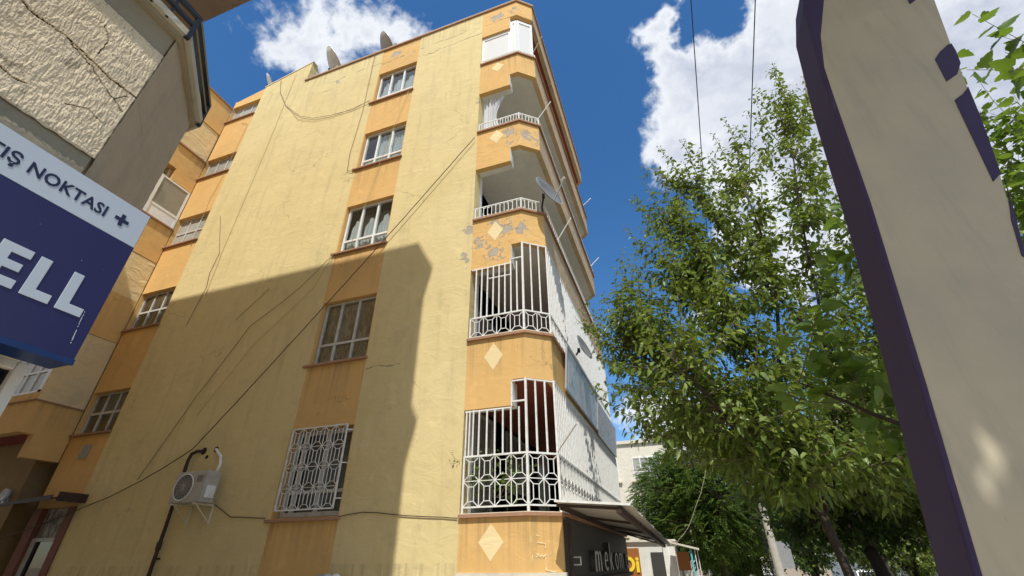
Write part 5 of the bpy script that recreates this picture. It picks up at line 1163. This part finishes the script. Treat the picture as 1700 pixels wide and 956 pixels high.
# darker tree right behind it
T = Tree(12); TB = thing('mulberry_tree', (5.9, 11.5, .1), 'dense dark tree filling the space between the airy tree and the purple pylon', 'tree')
T.limb([(5.9, 11.5, -.05), (5.85, 11.4, 1.6), (5.7, 11.3, 2.6)], .2, .16, 12)
limbs = [[(5.7, 11.3, 2.5), (4.6, 11.2, 3.6), (3.6, 11, 4.6)], [(5.7, 11.3, 2.5), (5.6, 11.2, 5), (5.2, 11, 8)], [(5.7, 11.3, 2.5), (7, 11.2, 4.6), (7.8, 11, 8)], [(5.7, 11.3, 2.5), (6.0, 10.2, 4), (6.2, 9.4, 5.5)], [(5.7, 11.3, 2.5), (4.2, 12.4, 3.2), (2.6, 13.0, 3.8)], [(5.7, 11.3, 2.5), (4.4, 10.4, 3.0), (3.2, 10, 3.2)]]
LP = []
for l in limbs: LP += T.limb(l, .09, .025, 7)[3:]
LPn = np.array([tuple(p) for p in LP])
for i in range(620):
    c, r_ = [((4.4, 11.4, 3.6), (2.8, 2.0, 1.6)), ((5.8, 11.2, 6.2), (2.3, 2.2, 2.6)), ((7.4, 11.2, 6.8), (2.2, 2, 3.4)), ((2.9, 12.6, 3.3), (2.4, 1.8, 1.4))][int(T.rng.choice(4, p=[.3, .25, .25, .2]))]
    q = ell(T.rng, c, r_); q[2] = max(q[2], 2.1+T.rng.uniform(0, .5)); a = attach(q)
    if np.linalg.norm(q-a) > 2.0: a = q+(a-q)/np.linalg.norm(a-q)*2.0
    T.shoot(a, q, .011, .062, .16, .15, .15, 4, .4)
T.finish(TB, m_leaf, .6, droop=.35)
# near mulberry behind the pylon with big leaves; its crown also reaches over the viewer
T = Tree(13); TD = thing('mulberry_tree', (2.45, 3.9, .1), 'near tree with big lobed leaves showing on both sides of the purple pylon', 'tree')
T.limb([(2.45, 3.9, 0), (2.42, 3.85, 1.3), (2.4, 3.8, 2.3)], .13, .11, 12)
limbs = [[(2.4, 3.8, 2.0), (1.9, 4.0, 2.25), (1.5, 4.3, 2.6), (1.15, 4.5, 2.95)], [(2.4, 3.8, 2.2), (2.2, 4.1, 3.3), (2.05, 4.3, 4.1)], [(2.4, 3.8, 2.2), (3.5, 3.8, 3.4), (5.0, 3.9, 5.4), (4.6, 2.4, 7.3)], [(2.4, 3.8, 2.0), (3.3, 2.9, 3.0), (3.5, 1.6, 5.4), (2.3, .2, 6.9), (1.9, -.6, 6.9)], [(3.5, 1.6, 5.2), (3.3, .4, 6.6), (3.0, -1.0, 7.0)], [(2.3, .2, 6.8), (1.0, .3, 7.1), (-.4, .2, 7.3)]]
LP = []
for l in limbs: LP += T.limb(l, .020 if l[-1][2] > 5 else .034, .006, 8)[2:]
LPn = np.array([tuple(p) for p in LP])
for q in [(1.95, 4.2, 4.45), (1.62, 4.3, 4.15), (1.75, 4.2, 3.9), (2.3, 4.1, 4.5), (1.55, 4.2, 3.75), (1.9, 4.1, 3.6), (1.62, 4.4, 3.3), (1.80, 4.3, 3.1), (1.58, 4.4, 2.95), (1.45, 4.4, 2.65), (1.62, 4.4, 2.45), (1.3, 4.5, 2.9), (1.5, 4.5, 3.5), (2.1, 4.0, 4.2), (1.75, 4.4, 2.75), (1.52, 4.4, 2.38)]:
    T.shoot(attach(q), q, .007, .055, .17, .3, .15, 3, .28, tip=.7)
for q in [(1.04, 4.5, 3.15), (.85, 4.5, 3.0), (1.0, 4.4, 2.85)]: T.shoot(attach(q), q, .006, .08, .16, .5, .1, 0, tip=.7)
for q in [(3.05, 3.6, 5.3), (3.25, 3.7, 4.9), (3.55, 3.8, 5.6), (3.2, 3.7, 4.4), (2.75, 3.5, 4.7), (3.0, 3.9, 3.9), (2.85, 3.6, 4.1), (3.4, 3.6, 6.0), (3.45, 3.7, 5.2), (3.1, 3.8, 3.6), (3.3, 3.8, 4.0), (2.8, 3.3, 5.2), (3.6, 3.9, 4.6)]:
    T.shoot(attach(q), q, .008, .06, .19, .35, .12, 3, .26, tip=.7)
for i in range(60):
    q = ell(T.rng, (4.2, 4.9, 5.2), (1.1, .7, 2.0), .6); a = np.array(q)-np.array([.5*T.rng.uniform(-1, 1), .1, 1.3]); T.shoot(a, q, .006, .06, .11, .1, .15, 5, .35, tip=.6)
nvis = len(T.P)
for i in range(165):
    q = ell(T.rng, *[((1.95, -.45, 6.9), (1.9, 1.8, .7)), ((2.2, 1.1, 7.75), (1.5, .9, .5))][i % 3 == 0], .5)
    T.shoot(attach(q+np.array([0, 0, .6])), q, .008, .05, .20, .35, .15, 3, .35, tip=.8)
T.shoot((-1.7, .6, 7.3), (-1.92, 1.45, 5.93), .006, .1, .13, .6, .1, 0, tip=1.); T.shoot((-2.2, .6, 7.3), (-2.60, 1.45, 6.38), .006, .1, .15, .75, .1, 0, tip=1.)
T.limb([(1.0, .4, 7.0), (-.4, .4, 7.35), (-2.2, .6, 7.35)], .02, .01, 6)
T.finish(TD, m_leaf_n, .92, BIG, parts=280, fold=.22, droop=.30)
# feathery tree
def feather(seed, base, cen, rad, nf, label, leafm, h0=2.2, leafl=.105, nm='acacia_tree'):
    T = Tree(seed); t = thing(nm, base, label, 'tree'); b = Vector(base); c = Vector(cen)
    T.limb([b, b+Vector((.1, 0, h0*.6)), b+Vector((0, .1, h0))], .16, .12, 10); top = b+Vector((0, .1, h0)); LP = []
    for i in range(9):
        q = Vector(ell(T.rng, cen, [x*.8 for x in rad], .2)); q.z = max(q.z, top.z+.3); LP += T.limb([top, top.lerp(q, .5)+Vector((0, 0, .25)), q], .06, .015, 6)[2:]
    LPn_ = np.array([tuple(p) for p in LP]); P = []; Dr = []; L = []
    for i in range(nf):
        q = ell(T.rng, cen, rad, .42); a = LPn_[np.argmin(np.linalg.norm(LPn_-q, axis=1)+T.rng.uniform(0, .6, len(LPn_)))]
        d = Vector(q-a); d = d.normalized() if d.length > .01 else Vector((0, 0, 1)); d = (d+Vector((0, 0, -.05))+Vector(T.rng.normal(0, .5, 3))).normalized(); u = d.cross(Vector((0, 0, 1))).normalized(); n = 9; Lr = T.rng.uniform(.28, .48); q = Vector(q)
        if i % 4 == 0: T.tw.tube([Vector(a), Vector(a).lerp(q, .5)+Vector((0, 0, .08)), q], .010, 3, 0, .004)
        for k in range(n):
            p = q+d*(Lr*k/n)+Vector((0, 0, -.35*Lr*(k/n)**2))
            for s_ in (-1, 1): P.append(p); Dr.append(u*s_+d*.45+Vector((0, 0, -.15))); L.append(leafl*(1-.4*abs(k/n-.4)))
    T.P, T.Dr, T.L = P, Dr, L; T.finish(t, leafm, .5, LEAF4); return t
feather(21, (.85, 21.2, -.05), (.5, 21.1, 3.65), (2.55, 1.9, 2.15), 4600, 'bright green feathery leaved tree above the small awning', m_leaf_f, 1.9)
feather(22, (-1.1, 28.4, -.2), (-.6, 28, 4.4), (2.1, 1.6, 2.5), 1500, 'sparse feathery tree in front of the pale far building', m_leaf_f, 2.2)
feather(23, (1.6, 24.5, -.15), (1.5, 24, 2.6), (2.0, 1.7, 1.8), 2600, 'low feathery tree just right of the small awning', m_leaf_f, 1.2)
def broad(seed, base, cen, rad, nsh, label, leafm, leaf=.16, step=.08, h0=2.0):
    T = Tree(seed); t = thing('street_tree', base, label, 'tree'); b = Vector(base); T.limb([b, b+Vector((.08, 0, h0*.6)), b+Vector((0, .1, h0))], .18, .14, 10); top = b+Vector((0, .1, h0)); LP = []
    for i in range(8):
        q = Vector(ell(T.rng, cen, [x*.7 for x in rad], .2)); q.z = max(q.z, top.z+.3); LP += T.limb([top, top.lerp(q, .5)+Vector((0, 0, .3)), q], .07, .02, 6)[2:]
    LPn_ = np.array([tuple(p) for p in LP])
    for i in range(nsh):
        q = ell(T.rng, cen, rad, .4); a = LPn_[np.argmin(np.linalg.norm(LPn_-q, axis=1)+T.rng.uniform(0, .8, len(LPn_)))]
        if np.linalg.norm(q-a) > 1.6: a = q+(a-q)/np.linalg.norm(a-q)*1.6
        T.shoot(a, q, .012, step, leaf, .2, .15, 3, .45)
    T.finish(t, leafm, .7); return t
broad(38, (4.15, 15.2, .1), (3.7, 15.0, 3.4), (2.6, 2.0, 1.9), 620, 'dark street tree with thin trunk, right behind the tall airy tree', m_leaf_d, .15, .07, 1.7)
broad(39, (6.9, 15.8, .1) if False else (6.6, 14.6, 0), (6.4, 14.6, 2.9), (2.3, 1.9, 1.6), 560, 'low street tree whose sunlit leaves hang over the white car', m_leaf, .15, .07, 1.5)
broad(31, (6.2, 22, -.1), (6.0, 21.8, 4.2), (2.6, 2.2, 2.1), 300, 'dark street tree behind, right of the two poles', m_leaf_d)
broad(32, (9.6, 17.5, 0), (9.4, 17.5, 3.9), (2.6, 2.2, 2.6), 300, 'street tree beside the pylon foot with pale wall behind', m_leaf_d)
broad(33, (4.4, 55, -.6), (4.2, 55, 3.0), (3.6, 3, 2.4), 220, 'far street tree at the end of the view, behind the van', m_leaf, .3, .16)
broad(34, (12.8, 44, -.4), (12.4, 44, 2.9), (3.4, 3, 2.6), 220, 'far street tree behind the white car roof', m_leaf, .28, .15)
broad(35, (1.9, 46, -.4), (2.2, 46, 1.9), (2.6, 2.5, 1.7), 180, 'low far tree behind the left pale pole', m_leaf, .26, .15, 1.2)
broad(40, (2.35, 24.8, 0), (2.9, 24.6, 3.9), (1.9, 1.6, 1.5), 260, 'dark tree between the two pale poles, its crown above the sky gap', m_leaf_d, .2, .1, 1.9)
broad(42, (8.4, 26, -.1), (8.0, 26, 2.1), (2.6, 1.8, 1.7), 320, 'low sunlit tree low behind the white car', m_leaf, .18, .09, 1.1)
broad(43, (5.0, 27.5, -.15), (4.9, 27.5, 2.9), (2.2, 1.8, 2.2), 300, 'leafy tree right of the taller pale pole', m_leaf_d, .18, .09, 1.3)
broad(36, (5.9, 33, -.2), (6.6, 33, 2.9), (2.5, 2.2, 2.0), 220, 'mid distance tree over the road side, left of the white car', m_leaf_d, .22, .12, 1.3)
broad(37, (17.6, 84, -.9), (16.6, 84, 4), (5, 4, 4), 200, 'farthest tree at the right end of the street', m_leaf, .45, .25)
# bush and planter at the pylon foot
T = Tree(41); BS = thing('bush', (3.05, 6.9, .12), 'small dark round bush low beside the pylon', 'bush'); T.wood.tube([(3.05, 6.9, .1), (3.05, 6.9, .7)], .03, 6)
for i in range(90):
    q = ell(T.rng, (3.05, 6.9, 1.12), (.38, .36, .42), .4); T.shoot((3.05, 6.9, .7), q, .004, .04, .07, .3, .1, 1, .15)
T.finish(BS, m_leaf_d, .6)
MB().bar((3.05, 6.9, .12), (3.05, 6.9, .62), .24, sides=16, r2=.30).build('planter', simple('terracotta', (.42, .19, .10), .8), label='terracotta planter holding the dark bush', cat='planter')
# vine on the lowest balcony
T = Tree(42); VN = thing('climbing_vine', (-3.1, 7.5, 2.3), 'green leafy plant climbing the bars of the lowest balcony', 'plant')
T.wood.tube([(-3.05, 7.45, 2.26), (-3.1, 7.42, 2.7), (-3.2, 7.38, 3.0)], .012, 5); T.wood.tube([(-2.7, 7.5, 2.26), (-2.75, 7.45, 2.8)], .012, 5)
for q in [(-3.3, 7.33, 3.15), (-3.15, 7.30, 3.2), (-2.95, 7.28, 3.22), (-2.75, 7.30, 3.25), (-3.35, 7.3, 2.9), (-3.3, 7.28, 2.6), (-3.2, 7.3, 2.75), (-2.6, 7.3, 3.1), (-2.35, 7.4, 3.05), (-2.2, 7.5, 3.0), (-2.9, 7.4, 2.7), (-2.6, 7.45, 2.7), (-2.4, 7.5, 2.75), (-3.05, 7.35, 3.05), (-2.5, 7.28, 3.15)]:
    T.shoot((-3.0+.3*(q[0]+3), 7.45, 2.5), q, .005, .045, .085, .3, .3, 3, .2)
T.shoot((-3.35, 7.3, 3.0), (-3.62, 7.12, 3.22), .004, .06, .05, .4, .1, 2, .1)
T.finish(VN, m_leaf_n, .85)
print('leaves A', nA, 'objects', len(bpy.data.objects), 'polys', sum(len(o.data.polygons) for o in bpy.data.objects if o.type == 'MESH'))
